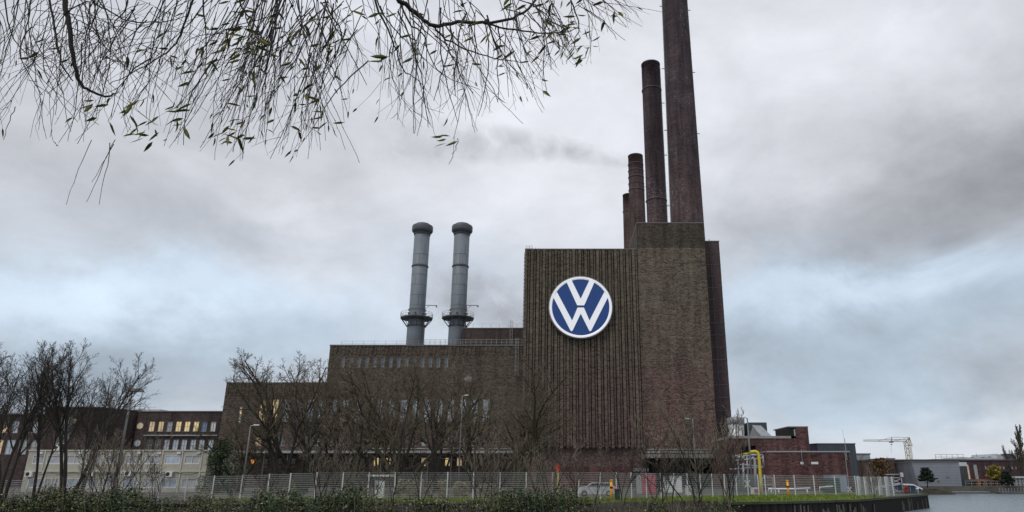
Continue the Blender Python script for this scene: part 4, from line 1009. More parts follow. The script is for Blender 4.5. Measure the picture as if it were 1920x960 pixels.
ga = T('glass_link', 'dark glazed link standing between the slanted hall and the brick hall', 'building', (X(1806, 890, 175), 175, GZ))
x0, x1 = X(1799.5, 880, 175), X(1814.5, 890, 175); z1 = Z(874, 175)
MB().box(x0, x1, 175, 182, GZ, z1).build('glazing', M['glassdark'], ga); mb = MB()
for f_ in (0, .35, .7, 1): mb.box(x0+(x1-x0)*f_-.05, x0+(x1-x0)*f_+.05, 174.92, 174.998, GZ, z1)
for k_ in range(4): zz_ = GZ+(z1-GZ)*k_/3.5; mb.box(x0, x1, 174.9, 174.918, zz_, zz_+.1)
mb.build('mullions', M['framedark'], ga); MB().box(x0-.1, x1+.1, 174.8, 182, z1+.003, z1+.9).build('roof', M['tank'], ga)

YH = 190.0
fh = T('far_brick_hall', 'long dark purple brick hall with a pale saw roof on the far shore', 'building', (X(1800, 890, YH), YH, GZ))
x0, x1 = X(1631, 880, YH), X(2050, 880, YH); z1 = Z(863.5, YH); ops = []
kinds = []
for px in (1848.5, 1854.5, 1860.5, 1866.5, 1875, 1882, 1891.5, 1898, 1905, 1912): ops.append(winrect(px, 3.6, 873, 879.5, YH)); kinds.append(('blind', 0, 0))
ops.append(winrect(1816.5, 4.5, 870.5, 899, YH)); kinds.append(('litdim', 0, 5))
ops.append(winrect(1830.5, 7, 870.5, 900, YH)); kinds.append(('blind', 2, 6))
mb = MB(); facade(mb, x0, x1, GZ-.3, z1, YH, ops); shell(mb, x0, x1, YH, YH+40, GZ-.3, z1); mb.build('wall', M['farbrick'], fh)
for r1, (pn, a, b2) in zip(ops, kinds): window(fh, *r1, YH, pane=pn, nx=a, nz=b2, fw=.12, mw=.16)
MB().box(x0-.1, x1, YH-.2, YH+40, z1+.003, z1+.3).build('parapet', M['steeldark'], fh)
mb = MB(); px = 1812
while px < 2000:
    xa, xb2 = X(px, 862, YH+2), X(px+19, 862, YH+2); zz_ = z1+.31
    mb.prism([(xa, zz_), (xb2, zz_), (xb2, zz_+.35), (xa, zz_+.35+ (1.1 if px > 1870 else .25))], 'y', YH+2, YH+14); px += 19.5
mb.build('saw_roof', M['tank'], fh, recalc=True)
mb = MB()
for px, pt, r0 in ((1814, 858.5, .18), (1822, 857, .3), (1842.5, 857, .3), (1851.5, 857, .35), (1855.5, 856, .25), (1875, 858, .3), (1916, 853, .3)):
    c = P(px, pt, YH+3); mb.tube([(c.x, YH+3, z1), (c.x, YH+3, c.z)], r0, 8, True); mb.tube([(c.x, YH+3, c.z-.3), (c.x, YH+3, c.z)], r0*1.3, 8, True)
c = P(1830.5, 850, YH+3); mb.tube([(c.x, YH+3, z1), (c.x, YH+3, c.z)], .05, 4)
mb.build('roof_vents', M['steeldark'], fh)
mb = MB(); a, b2 = P(1889, 850.5, YH+1), P(1902, 859, YH+1); mb.box(a.x, b2.x, YH+1, YH+4, b2.z, a.z); mb.build('plant_room', M['greymetal'], fh)
mb = MB(); a, b2 = P(1754, 860.5, YH+5), P(1807, 863, YH+5); mb.box(a.x, b2.x, YH+5, YH+12, z1+.31, a.z); railing(mb, (a.x, YH+4.8, z1+.3), (b2.x, YH+4.8, z1+.3), 1.4, 1.5, .06, 2); mb.build('roof_plant', M['galv'], fh)

pv = T('cafe_pavilion', 'low glazed pavilion with an orange brown frame on the far shore', 'pavilion', (X(1856, 910, 178), 178, GZ))
M['rust'] = mat('orange_brown_frame', (.32, .13, .05), .6, vary=.2)
x0, x1 = X(1838, 910, 178), X(1875.5, 910, 178); z1 = Z(902.5, 178); mb = MB()
mb.box(x0, x1, 178, 186, z1, z1+.45)
for f_ in (0, .34, .67, 1): xx = x0+(x1-x0)*f_; mb.box(xx-.2, xx+.2, 178, 178.4, GZ, z1-.003)
mb.build('frame', M['rust'], pv); mb = MB()
mb.box(x0+.3, x1-.3, 179, 185.5, GZ, z1-.01); mb.build('glazing', M['glassdark'], pv)
for f_ in (.1, .26, .42, .58, .74, .9): xx = x0+(x1-x0)*f_; MB().box(xx-.12, xx+.12, 178.8, 178.95, GZ, z1-.3).build('window_post', M['white'], pv)
p2 = T('white_pavilion', 'low pavilion with white columns at the right picture edge', 'pavilion', (X(1912, 910, 178), 178, GZ))
x0, x1 = X(1903, 905, 178), X(1960, 905, 178); z1 = Z(896, 178); mb = MB(); mb.box(x0-1, x1, 176, 186, z1, z1+.35); 
mb.build('roof', M['tank'], p2); MB().box(x0, x1, 179, 185.5, GZ, z1-.01).build('glazing', M['glassdark'], p2)
for px in (1906, 1913, 1920, 1935): xx = X(px, 905, 178); MB().box(xx-.3, xx+.3, 178, 178.5, GZ, z1-.003).build('column', M['white'], p2)
p3 = T('terrace_block', 'low dark glazed block beside the slanted hall with a red brown end', 'building', (X(1820, 910, 180), 180, GZ))
x0, x1 = X(1801, 910, 180), X(1837, 910, 180); z1 = Z(903, 180)
MB().box(x0, x1, 180, 188, GZ, z1).build('glazing', M['glassdark'], p3); mb = MB()
for i in range(8): xx = x0+(x1-x0)*i/7; mb.box(xx-.1, xx+.1, 179.85, 179.998, GZ, z1)
mb.box(x0-.3, x1, 179.5, 188, z1+.003, z1+.3); mb.build('posts', M['steeldark'], p3); MB().box(X(1829, 910, 180), x1-.1, 179.6, 179.84, GZ, z1-.01).build('end_panel', M['rust'], p3)
# quay rails, jetty
t = T('shore_railing', 'pale railing along the far shore promenade', 'railing', (X(1860, 915, 173.5), 173.5, GZ)); mb = MB(); railing(mb, (X(1812, 918, 174), 174, GZ), (X(1990, 918, 174), 176, GZ), 1.1, 1.6, .06, 2); mb.build('rails', M['galv'], t)
for (pxa, pxb, py, Y, nm, lb) in ((1768, 1856, 923.5, 168, 'jetty', 'thin pale floating jetty along the far shore'), (1877, 1990, 925, 164, 'pontoon', 'dark floating pontoon at the right picture edge')):
    a, b2 = X(pxa, py, Y), X(pxb, py, Y); t = T(nm, lb, nm, ((a+b2)/2, Y, 0)); MB().box(a, b2, Y, Y+2.2, -.2, .3).build('float', M['steeldark'], t); MB().box(a-.05, b2+.05, Y-.06, Y+2.25, .303, .42).build('deck', M['galv'] if nm == 'jetty' else M['coping'], t)
    if nm == 'pontoon':
        mb = MB(); 
        for i in range(14): xx = a+(b2-a)*i/20; mb.tube([(xx, Y+.3, .4), (xx, Y+.3, 1.3)], .05, 4)
        mb.build('railing_posts', M['rail'], t)
# island with pine
isl = MB(); c0 = (X(1752, 921, 160), 162.0); rx = 5.2
base = []
for r_s, zz_ in ((1.1, -.2), (1, .35), (.75, .8), (.4, 1.05)):
    for j in range(20): isl.v.append((c0[0]+rx*r_s*cos(2*pi*j/20)*1.0, c0[1]+3.2*r_s*sin(2*pi*j/20), zz_+.1*sin(j*2.3)))
for i in range(3):
    for j in range(20): a = i*20+j; b2 = i*20+(j+1) % 20; isl.f.append((a, b2, b2+20, a+20)); isl.sm.append(True)
isl.f.append(tuple(range(60, 80))); isl.sm.append(True); tag(isl.build('island', M['soil']), kind='structure')
# boat
c = P(1684, 922, 148); bt = T('moored_boat', 'dark glazed excursion boat with a curved pale roof behind the quay end', 'boat', (c.x, 148, 0))
def loft(secs):
    mb = MB(); n_ = len(secs[0]); 
    for s_ in secs: mb.v += s_
    for i in range(len(secs)-1):
        for j in range(n_): a = i*n_+j; b2 = i*n_+(j+1) % n_; mb.f.append((a, b2, b2+n_, a+n_)); mb.sm.append(False)
    mb.f.append(tuple(range(n_))); mb.f.append(tuple((len(secs)-1)*n_+j for j in range(n_))); mb.sm += [False, False]; return mb
x_ = c.x; secs = []
for t_, w_, zt3 in ((-5.5, .3, 1.0), (-4.5, 1.2, .9), (-2, 1.7, .8), (2, 1.7, .8), (3.8, 1.4, .85), (4.4, .9, .9)):
    secs.append([(x_+t_, 148-w_, zt3), (x_+t_, 148-w_*.8, -.2), (x_+t_, 148+w_*.8, -.2), (x_+t_, 148+w_, zt3)])
loft(secs).build('hull', M['steeldark'], bt, recalc=True)
secs = []
for t_, zt3 in ((-3.4, 1.1), (-2.6, 1.8), (0, 2.05), (2.5, 1.95), (4.0, 1.3)): secs.append([(x_+t_, 146.7, .82), (x_+t_, 149.3, .82), (x_+t_, 149.2, zt3), (x_+t_, 146.8, zt3)])
loft(secs).build('glass_cabin', M['cabin'], bt, recalc=True)
secs = []
for t_, zt3 in ((-4.6, 1.2), (-3, 1.95), (0, 2.3), (2.6, 2.2), (4.4, 1.35)): secs.append([(x_+t_, 146.6, zt3-.16), (x_+t_, 149.4, zt3-.16), (x_+t_, 149.3, zt3+.12), (x_+t_, 146.7, zt3+.12)])
loft(secs).build('roof', M['tank'], bt, recalc=True)
mb = MB()
for t_ in (-2, -.7, .6, 1.9, 3): MB().box(x_+t_-.04, x_+t_+.04, 146.62, 146.69, .82, 1.8).build('window_post', M['zinc'], bt)
# gangway frame
gw = T('gangway', 'white steel gangway frame with cross braces behind the fence end', 'gangway', (X(1678, 915, 104), 104, GZ)); Yq = 104
mb = MB()
for a, b2 in (((1660, 890), (1689, 889.5)), ((1668, 896), (1691, 896)), ((1689, 889), (1694, 928)), ((1670, 895), (1674, 928)), ((1668, 908.5), (1693, 908.5)), ((1671, 898), (1692, 908)), ((1671, 907), (1690, 897)), ((1673, 915), (1690, 925)), ((1673, 922), (1694, 921))): bar(a, b2, .07, 104)
mb.build('frame', M['zinc'], gw)
c = P(1690, 890, 104); MB().box(c.x-.2, c.x+.2, 103.8, 104, c.z-.3, c.z+.3).build('lamp_box', M['creamtrim'], gw)
# life buoy stand
Yl = 97; c = P(1697, 911, Yl); lbq = T('lifebuoy_stand', 'red lifebuoy housing on a dark post at the quay end', 'lifebuoy', (c.x, Yl, GZ))
MB().tube([(c.x, Yl, GZ), (c.x, Yl, c.z)], .06, 6, True).build('post', M['steeldark'], lbq)
mb = MB(); n_ = 20; rc = c.z-.45
mb.tube([(c.x+.24*cos(2*pi*i/n_), Yl-.15, rc+.30*sin(2*pi*i/n_)) for i in range(n_+1)], .08, 8); mb.build('buoy', M['buoyred'], lbq); MB().box(c.x-.22, c.x+.22, Yl-.1, Yl-.06, rc-.5, rc+.5).build('back_board', M['buoyred'], lbq)
bol = T('bollard', 'small white capped bollard at the tip of the quay', 'bollard', (X(1722, 925, 100), 98, GZ)); c = P(1721.5, 924, 97)
mb = MB().lathe(c.x, 97, [(.12, GZ), (.1, GZ+.5), (.18, GZ+.55), (.18, GZ+.7), (.1, GZ+.75)], 12); mb.build('body', M['white'], bol)
# crane
YK = 280.0
cr = T('tower_crane', 'pale yellow tower crane with a long jib above the far roofs', 'crane', (X(1702, 845, YK), YK, GZ))
def lattice(mb, p0, p1, w0, w1, n_, r=.11, tri=False):
    p0, p1 = Vector(p0), Vector(p1); d = (p1-p0).normalized(); up = Vector((0, 1, 0)); s_ = d.cross(up).normalized()
    prev = None
    for i in range(n_+1):
        p_ = p0.lerp(p1, i/n_); w_ = (w0+(w1-w0)*i/n_)/2; cs = [p_+up*a*w_+s_*b2*w_ for a, b2 in ((-1, -1), (1, -1), (1, 1), (-1, 1))]
        for j in range(4): mb.tube([cs[j], cs[(j+1) % 4]], r*.6, 3)
        if prev:
            for j in range(4): mb.tube([prev[j], cs[j]], r, 4); mb.tube([prev[j], cs[(j+1) % 4]] if i % 2 else [prev[(j+1) % 4], cs[j]], r*.7, 3)
        prev = cs
xm = X(1702, 845, YK); zj = Z(829, YK)
mb = MB(); lattice(mb, (xm, YK, GZ), (xm, YK, zj), 1.5, 1.5, 12, .10); mb.build('mast', M['craney'], cr)
J = P(1619, 826, YK); mb = MB(); lattice(mb, (xm, YK, zj+.6), (J.x, YK, J.z), 1.0, .5, 18, .055); mb.build('jib', M['craney'], cr)
Ap = P(1705, 820, YK); mb = MB(); mb.tube([(xm-.6, YK, zj), tuple(Ap)], .22, 5); mb.tube([(xm+.8, YK, zj), tuple(Ap)], .2, 5); mb.tube([tuple(Ap), (xm+2.0, YK, zj-1.0)], .12, 4); mb.tube([(xm+.5, YK, zj-1.2), (xm+2.2, YK, zj-1.2)], .15, 4); mb.build('tower_head', M['craney'], cr)
Am = P(1672, 820, YK); Aj = P(1672, 828.2, YK); mb = MB(); mb.tube([tuple(Aj), tuple(Am)], .15, 4); mb.tube([tuple(Ap), tuple(Am)], .06, 3); mb.tube([tuple(Am), tuple(P(1645, 827, YK))], .06, 3); mb.tube([tuple(Ap), tuple(Aj)], .06, 3)
c = P(1708, 835, YK); c2 = P(1712, 862, YK); mb.tube([tuple(Ap), tuple(c), tuple(c2)], .09, 3)
c = P(1671, 829, YK); c2 = P(1671, 850, YK); mb.tube([tuple(c), tuple(c2)], .05, 3); mb.tube([(c.x, YK, Z(834, YK)), (c.x, YK, Z(832.5, YK))], .3, 6, True); mb.build('cables', M['steeldark'], cr)
mb = MB(); mb.box(c.x-.6, c.x+.6, YK-.6, YK+.6, c.z-.2, c.z+.3); mb.build('trolley', M['steeldark'], cr)
# distant blocks
for (pxa, pxb, pt, Y, mm, lb) in ((1606, 1631, 852, 210, 'zinc', 'pale grey box building behind the metal shed'), (1658, 1677, 861, 200, 'office', 'small dark rooftop block beside the autumn tree')):
    a, b2 = P(pxa, pt, Y), P(pxb, pt, Y); t = T('far_block', lb, 'building', ((a.x+b2.x)/2, Y, GZ)); MB().box(a.x, b2.x, Y, Y+15, GZ, a.z).build('walls', M[mm], t); MB().box(a.x-.2, b2.x+.2, Y-.2, Y+15, a.z+.003, a.z+.3).build('roof', M['coping'], t)
#TREES
# ------------------------------------------------------------------ bare trees
def grow(seed, H, r0, stems=((0, 0),), cnt=(11, 7, 6, 4), ang=(.75, .75, .8, .8), up=.10, wob=.13, base=.22, minr=.011, l1=.42, levels=4, lr=(.42, .45, .45)):
    R = random.Random(seed); tr = MB(); cr = MB()
    SEG = (8, 6, 5, 4, 3); SID = (7, 5, 4, 3, 3)
    def br(lv, p, d, L, r, mb, par=None):
        n = SEG[lv]; pts = [p]; rad = [r]; dd = Vector(d)
        endr = r*(.22 if lv == 0 else .35)
        for i in range(n):
            dd = dd+Vector((R.gauss(0, wob), R.gauss(0, wob), R.gauss(0, wob*.6)+up*(1 if lv else .3))); dd.normalize()
            p = p+dd*(L/n); pts.append(p); rad.append(max(minr, r+(endr-r)*(i+1)/n))
        mb.tube(pts, rad, SID[lv])
        if lv >= levels: return
        c = cnt[lv]; az = R.uniform(0, 6.28); t0 = base if lv == 0 else .18
        for k_ in range(c):
            t = t0+(1-t0)*((k_+R.uniform(.1, .9))/c); f_ = t*n; i = min(int(f_), n-1); q_ = pts[i].lerp(pts[i+1], f_-i)
            ax = (pts[i+1]-pts[i]).normalized(); az += 2.4+R.uniform(-.5, .5)
            u_ = ax.orthogonal().normalized(); v_ = ax.cross(u_); th = ang[lv]*R.uniform(.65, 1.2)
            nd = ax*cos(th)+(u_*cos(az)+v_*sin(az))*sin(th)
            rr_ = rad[i]*R.uniform(.45, .7)
            if lv == 0: LL = H*l1*(1.05-.65*((t-base)/(1-base)))*R.uniform(.75, 1.15)
            else: LL = L*lr[lv-1]*(1.15-.5*t)*R.uniform(.7, 1.25)
            br(lv+1, q_, nd, LL, rr_, cr if lv >= 1 else tr)
    for dx_, dy_ in stems:
        k_ = R.uniform(.85, 1.0) if len(stems) > 1 else 1
        br(0, Vector((dx_*.6, dy_*.6, -.3)), Vector((dx_, dy_, 1)).normalized(), H*k_, r0*(k_**2)*.82, tr)
    return tr, cr
HT = {}
def treething(nm, label, cat, group, seed, H, r0, bark, tw, **kw):
    t = T(nm, label, cat, (0, 0, 0), group); a, c = grow(seed, H, r0, **kw)
    zs_ = sorted(q_[2] for q_ in c.v); HT[t.name] = zs_[int(len(zs_)*.995)]
    a.build('trunk', M[bark], t, local=True); c.build('crown', M[tw], t, local=True); return t
used = set()
def place(proto, px, py, Y, ptop, H, rz, label, wide=1.0):
    zt = Z(ptop, Y); x_ = X(px, py, Y); zg = GZ if Y > 62 else .9
    k_ = (zt-zg)/HT[proto.name]
    if proto.name not in used:
        used.add(proto.name); proto.location = (x_, Y, zg-.1); proto.rotation_euler = (0, 0, rz); proto.scale = (k_*wide, k_*wide, k_); proto['label'] = label; return proto
    return dup(proto, (x_, Y, zg-.1), rz, label, (k_*wide, k_))
GA = 'tall bare trees at the left edge'
pA = treething('bare_tree', '', 'tree', GA, 11, 14, .22, 'bark', 'twigleft', stems=((.05, 0), (.17, .06), (-.14, .08)), cnt=(14, 7, 6, 3), ang=(.45, .5, .55, .6), l1=.34, up=.04, base=.38, wob=.05, minr=.008)
pB = treething('bare_tree', '', 'tree', GA, 12, 14, .17, 'bark', 'twigleft', stems=((.0, 0), (.10, .1), (-.14, .0)), cnt=(14, 7, 5, 4), ang=(.5, .5, .55, .6), l1=.34, up=.04, base=.36, wob=.05, minr=.008)
place(pA, 122, 925, 62, 642, 14, .1, 'largest bare tree by the cabins with thick leaning forked trunk', 1.15)
place(pB, 66, 925, 66, 646, 14, 0, 'bare tree with slender upright stems left of the thick leaning trunk', 1.0)
place(pA, 8, 925, 60, 650, 14, 2.2, 'dense dark bare tree cut by the left picture edge', 1.1)
place(pB, -40, 925, 64, 650, 14, 1.4, 'bare tree mostly beyond the left picture edge', 1.2)
place(pB, 150, 925, 72, 690, 14, 3.6, 'smaller bare tree behind the thick leaning trunk towards the lamp post', 1.1)
GB = 'bare trees in front of the brick hall'
pC = treething('bare_tree', '', 'tree', GB, 31, 16, .36, 'barkgreen', 'twig', stems=((.02, 0), (.26, .1), (-.28, .05), (.12, -.2), (-.1, .2)), cnt=(12, 7, 5, 3), ang=(.85, .75, .8, .85), up=.05, wob=.12, base=.28, l1=.31, minr=.0135)
pD = treething('bare_tree', '', 'tree', GB, 34, 16, .30, 'bark', 'twig', stems=((.03, 0), (-.2, .05), (.22, -.1), (-.08, .15)), cnt=(12, 7, 5, 3), ang=(.8, .75, .8, .85), up=.05, wob=.11, base=.32, l1=.31, minr=.0135)
pE = treething('bare_tree', '', 'tree', GB, 37, 16, .33, 'barkgreen', 'twigtan', stems=((.0, 0), (.3, .1), (-.2, .1), (.16, -.1)), cnt=(13, 7, 5, 3), ang=(.95, .8, .8, .85), up=.03, wob=.13, base=.28, l1=.31, minr=.0135)
mids = [(pD, 522, 104, 693, .3, 'bare tree furthest left before the hall with crown above its roof', .95), (pC, 572, 108, 684, 1.0, 'bare tree crowned just above the lower hall roof beside the first', .85), (pE, 668, 102, 704, 2.0, 'bare tree with dark forked trunk beneath the upper hall corner', .95),
        (pC, 752, 100, 702, 3.2, 'mossy bare tree with thick low trunk at the middle of the hall', 1.0), (pD, 818, 106, 706, 4.4, 'bare tree with several slender stems left of the tall lamp post', .9), (pE, 880, 104, 700, .6, 'pale twigged bare tree right of the tall lamp post', .95),
        (pC, 968, 98, 708, 5.1, 'dark spreading bare tree against the left edge of the ribbed tower', 1.1), (pD, 625, 112, 716, 5.6, 'thin bare tree between the two hall blocks', .8), (pE, 1008, 104, 770, 3.9, 'lower bare tree overlapping the foot of the ribbed tower', .9), (pC, 455, 106, 800, 1.3, 'small bare tree by the slim lamp post at the hall corner', 1.0), (pE, 716, 110, 712, 4.4, 'tan twigged bare tree behind the thick mossy trunk', .85)]
for pr_, px, Y, pt, rz, lb, wd in mids: place(pr_, px, 905, Y, pt-24, 16, rz, lb, wd*1.05)
GS = 'bare saplings on the near side of the fence'
sA = treething('sapling', '', 'sapling', GS, 51, 6, .06, 'bark', 'twigdark', stems=((.02, 0), (.1, .08)), cnt=(9, 5, 4, 0), ang=(.6, .6, .6, .6), up=.14, wob=.13, base=.2, minr=.009, levels=3, l1=.42)
sB = treething('sapling', '', 'sapling', GS, 52, 6, .055, 'bark', 'twigtan', stems=((.0, 0), (.25, .1), (-.28, .0), (.12, -.2), (-.1, .2)), cnt=(8, 5, 4, 0), ang=(.5, .55, .6, .6), up=.12, wob=.14, base=.25, minr=.009, levels=3, l1=.36)
sC = treething('sapling', '', 'sapling', GS, 53, 6, .07, 'bark', 'twig', stems=((.04, .02),), cnt=(12, 6, 4, 0), ang=(.75, .6, .6, .6), up=.13, wob=.16, base=.15, minr=.009, levels=3, l1=.5)
saps = [(sB, 215, 62, 800, 0, 'bare many stemmed sapling below the tilted lamp post'), (sC, 262, 63, 812, 1, 'twiggy sapling before the cabins right of the lamp post'), (sB, 185, 61, 805, 1.7, 'bare sapling before the cabins beside the thick leaning trunk'), (sA, 290, 61, 840, 2, 'short sapling before the middle cabin windows'),
        (sA, 596, 62, 735, 3, 'tall thin sapling under the lower hall roof end'), (sB, 612, 60, 812, 4, 'low many stemmed sapling at the foot of the tall thin one'), (sB, 700, 63, 850, .5, 'small sapling beside the graffiti cabinet'), (sC, 735, 61, 770, 1.5, 'sapling with reddish twigs right of the graffiti cabinet'), (sA, 790, 60, 790, 2.5, 'forked dark sapling in front of the dry hedge'),
        (sB, 903, 61, 795, 3.5, 'many stemmed sapling right of the dry hedge'), (sC, 925, 62, 826, 4.5, 'sapling before the dark spreading tree'), (sB, 1030, 60, 812, 5.5, 'bushy sapling left of the red headed marker post'), (sA, 1083, 61, 790, .7, 'thin sapling over the parked silver car front'), (sC, 1110, 60, 828, 1.9, 'small sapling left of the double fence post'),
        (sA, 1168, 61, 775, 2.9, 'slim upright sapling right of the orange marker post'), (sC, 1242, 62, 750, 3.9, 'tall sapling before the left part of the plain tower wall'), (sA, 1256, 61, 790, 4.9, 'dark sapling stem at the left end of the canopy pipes'), (sB, 1302, 61, 752, 5.9, 'largest many stemmed sapling in front of the plain tower wall'), (sC, 1316, 62, 775, .2, 'sapling crossing the largest many stemmed one'),
        (sB, 1368, 64, 772, 1.2, 'last many stemmed sapling at the right corner of the tower'), (sA, 1360, 63, 800, 2.1, 'thin sapling just left of the last many stemmed one'), (sA, 1225, 60, 845, 3.3, 'short dark sapling in front of the faded red board'), (sB, 1640, 76, 868, 4.1, 'pale leafless shrub on the quay edge at the closely spaced mesh panels'), (sA, 440, 62, 868, 1.1, 'short sapling in front of the left fence run'), (sA, 505, 61, 850, 1.1, 'short dark sapling in front of the fence below the blue framed window')]
for pr_, px, Y, pt, rz, lb in saps: place(pr_, px, 930, Y, pt, 6.3, rz, lb, .95)

# leafy crowns
def leaves(mb, R, c, n, sx_, sy_, sz_, size, flat=.5):
    for _ in range(n):
        while True:
            a, b2, d = R.uniform(-1, 1), R.uniform(-1, 1), R.uniform(-1, 1)
            if a*a+b2*b2+d*d < 1: break
        px_, py_, pz_ = c[0]+a*sx_, c[1]+b2*sy_, c[2]+d*sz_
        s_ = size*R.uniform(.5, 1.3); u_ = Vector((R.gauss(0, 1), R.gauss(0, 1), R.gauss(0, flat))).normalized(); v_ = u_.cross(Vector((R.gauss(0, 1), R.gauss(0, 1), R.gauss(0, 1)))).normalized()
        p_ = Vector((px_, py_, pz_)); mb.quad(p_-u_*s_, p_+v_*s_*.45, p_+u_*s_, p_-v_*s_*.45)
def leaftree(nm, label, px, pb, Y, ptop, wpx, leaf, R, cl=26, per=60, size=.3, trunk_frac=.25, shape='round'):
    zt = Z(ptop, Y); c = P(px, (pb+ptop)/2, Y); x_ = c.x; H = zt-GZ; hw = wpx/2*(X(px+1, pb, Y)-X(px, pb, Y))
    t = T(nm, label, 'tree', (x_, Y, GZ)); tr = MB(); tr.tube([(x_, Y, GZ-.3), (x_+.1, Y, GZ+H*.5), (x_-.05, Y, GZ+H*.92)], [H*.03, H*.02, H*.006], 6)
    lf = MB()
    for i in range(cl):
        f_ = trunk_frac+(1-trunk_frac)*((i+R.random())/cl); z_ = GZ+H*f_; g_ = (f_-trunk_frac)/(1-trunk_frac)
        wd = hw*(sqrt(max(0, 1-(2*g_-.9)**2*.85)) if shape == 'round' else (1.05-g_)*.95)
        a = i*2.4; rr_ = wd*R.uniform(.35, .95); q_ = (x_+rr_*cos(a), Y+rr_*sin(a), min(z_, zt-.2))
        tr.tube([(x_, Y, GZ+H*max(.15, f_-.15)), ((x_+q_[0])/2, (Y+q_[1])/2, (GZ+H*max(.15, f_-.15)+q_[2])/2-.1), q_], [H*.01, H*.007, H*.003], 4)
        s_ = hw*R.uniform(.22, .38); leaves(lf, R, q_, per, s_*(1.3 if shape != 'round' else 1), s_, s_*(.35 if shape == 'pine' else .75), size)
    tr.build('trunk', M['bark'], t); lf.build('crown', M[leaf], t)
R7 = random.Random(77)
leaftree('pine_tree', 'dark layered pine standing on the small island before the slanted hall', 1737, 917, 161, 877, 32, 'pineleaf', R7, 30, 70, .28, .28, 'pine')
leaftree('pine_tree', 'dark green pine right of the yellow tree on the far shore', 1888, 918, 170, 884, 28, 'pineleaf', R7, 26, 70, .3, .2, 'pine')
leaftree('autumn_tree', 'yellow orange leaved tree behind the orange framed pavilion', 1867, 912, 176, 874, 27, 'yellowleaf', R7, 30, 80, .3, .3)
leaftree('autumn_tree', 'wide brown leaved tree left of the slanted hall', 1654, 915, 150, 862, 46, 'brownleaf', R7, 40, 60, .3, .2)
pF = treething('bare_tree', '', 'tree', 'bare trees on the far shore', 61, 10, .16, 'bark', 'twig', cnt=(11, 7, 5, 0), levels=3, ang=(.7, .7, .7, .7), up=.1, l1=.42, minr=.02)
for px, Y, pt, rz, lb in ((1624, 140, 851, 0, 'bare tree before the pale grey box building'), (1662, 146, 856, 2, 'bare twiggy tree rising above the brown leaved tree'), (1607, 142, 866, 4, 'small bare tree next to the metal shed')): place(pF, px, 890, Y, pt, 10.5, rz, lb)
pG = treething('poplar', '', 'tree', 'poplars on the far shore', 62, 10, .13, 'bark', 'poplarleaf', cnt=(34, 8, 5, 0), levels=3, ang=(.42, .35, .35, .3), up=.14, wob=.07, base=.1, l1=.36, minr=.035)
place(pG, 1913, 890, 185, 797, 10.3, 0, 'tall narrow poplar at the right picture edge', 1.0); place(pG, 1893, 890, 190, 834, 10.3, 2, 'small narrow poplar left of the tall one', .55)
# evergreen at the cabin corner and dry hedge
t = T('holly_bush', 'dark evergreen bush at the right corner of the cabins', 'bush', (X(412, 880, 96), 96, GZ)); lf = MB(); tr = MB()
for i in range(46):
    a = R7.uniform(0, 6.28); f_ = R7.random(); c = P(412, 880, 96); rr_ = 3.3*(1-f_**1.5*.8)*sqrt(R7.random()); q_ = (c.x+rr_*cos(a), 96+rr_*sin(a)*.8, GZ+.4+f_*6.4)
    leaves(lf, R7, q_, 80, .7, .7, .6, .16); tr.tube([(c.x, 96, GZ), ((c.x+q_[0])/2, (96+q_[1])/2, q_[2]*.6), q_], [.1, .06, .02], 4)
tr.build('stems', M['bark'], t); lf.build('foliage', M['ivyleaf'], t)
for (pa_, pb_, pt, lb) in ((744, 756, 896, 'narrow dry beige hedge block at the left end'), (762, 796, 897, 'wide dry beige hedge block left of the forked dark sapling'), (801, 812, 899, 'narrow dry beige hedge block behind the forked dark sapling'), (821, 840, 898, 'dry beige hedge block right of the forked dark sapling'), (851, 880, 902, 'dry beige hedge block at the lamp post foot'), (898, 930, 906, 'low dry beige hedge block right of the lamp post')):
    a, b2 = P(pa_, 915, 77), P(pb_, pt, 77); t = tag(None or bpy.data.objects.new('dry_hedge', None), lb, 'hedge', 'clipped dry hedge blocks behind the fence'); COL.objects.link(t); t.location = ((a.x+b2.x)/2, 77, GZ); OFF[t.name] = tuple(t.location)
    lf = MB(); n_ = int((b2.x-a.x)*700)
    for _ in range(n_): leaves(lf, R7, (R7.uniform(a.x, b2.x), 77+R7.uniform(-.6, .6), R7.uniform(GZ, b2.z-.1)), 1, .1, .1, .1, .11)
    lf.build('foliage', M['dryleaf'], t); tr = MB()
    for i in range(int((b2.x-a.x)*3)+2): xx = R7.uniform(a.x, b2.x); tr.tube([(xx, 77, GZ-.1), (xx+R7.uniform(-.2, .2), 77+R7.uniform(-.3, .3), b2.z-.3)], [.04, .015], 4)
    tr.build('stems', M['bark'], t)

# ------------------------------------------------------------------ undergrowth on the bank
top_pts = [(-60, 915), (60, 915), (150, 905), (250, 912), (330, 925), (430, 926), (470, 915), (540, 910), (600, 914), (650, 902), (690, 915), (740, 924), (820, 930), (900, 930), (945, 922), (975, 905), (1020, 902), (1060, 905), (1085, 925), (1120, 934), (1200, 936), (1340, 938), (1375, 944), (1392, 955)]
def ytp(px):
    for (a, b2), (c, d) in zip(top_pts, top_pts[1:]):
        if a <= px <= c: return b2+(d-b2)*(px-a)/(c-a)
    return 960
Rb = random.Random(99); ub = MB(); ug = MB(); cn = MB()
def bushcl(px, Y, pt, dense=1.0, green=False):
    c = P(px, pt, Y); zb_ = max(.1, 1.6-(64-Y)*.25) if Y < 64 else GZ
    h_ = max(.3, c.z-zb_)
    mb = ug if green else ub
    n_ = int(46*h_*dense)
    for _ in range(n_): leaves(mb, Rb, (c.x, Y, zb_+h_*Rb.random()**.75), 1, .75, .7, .16, .10 if not green else .12)
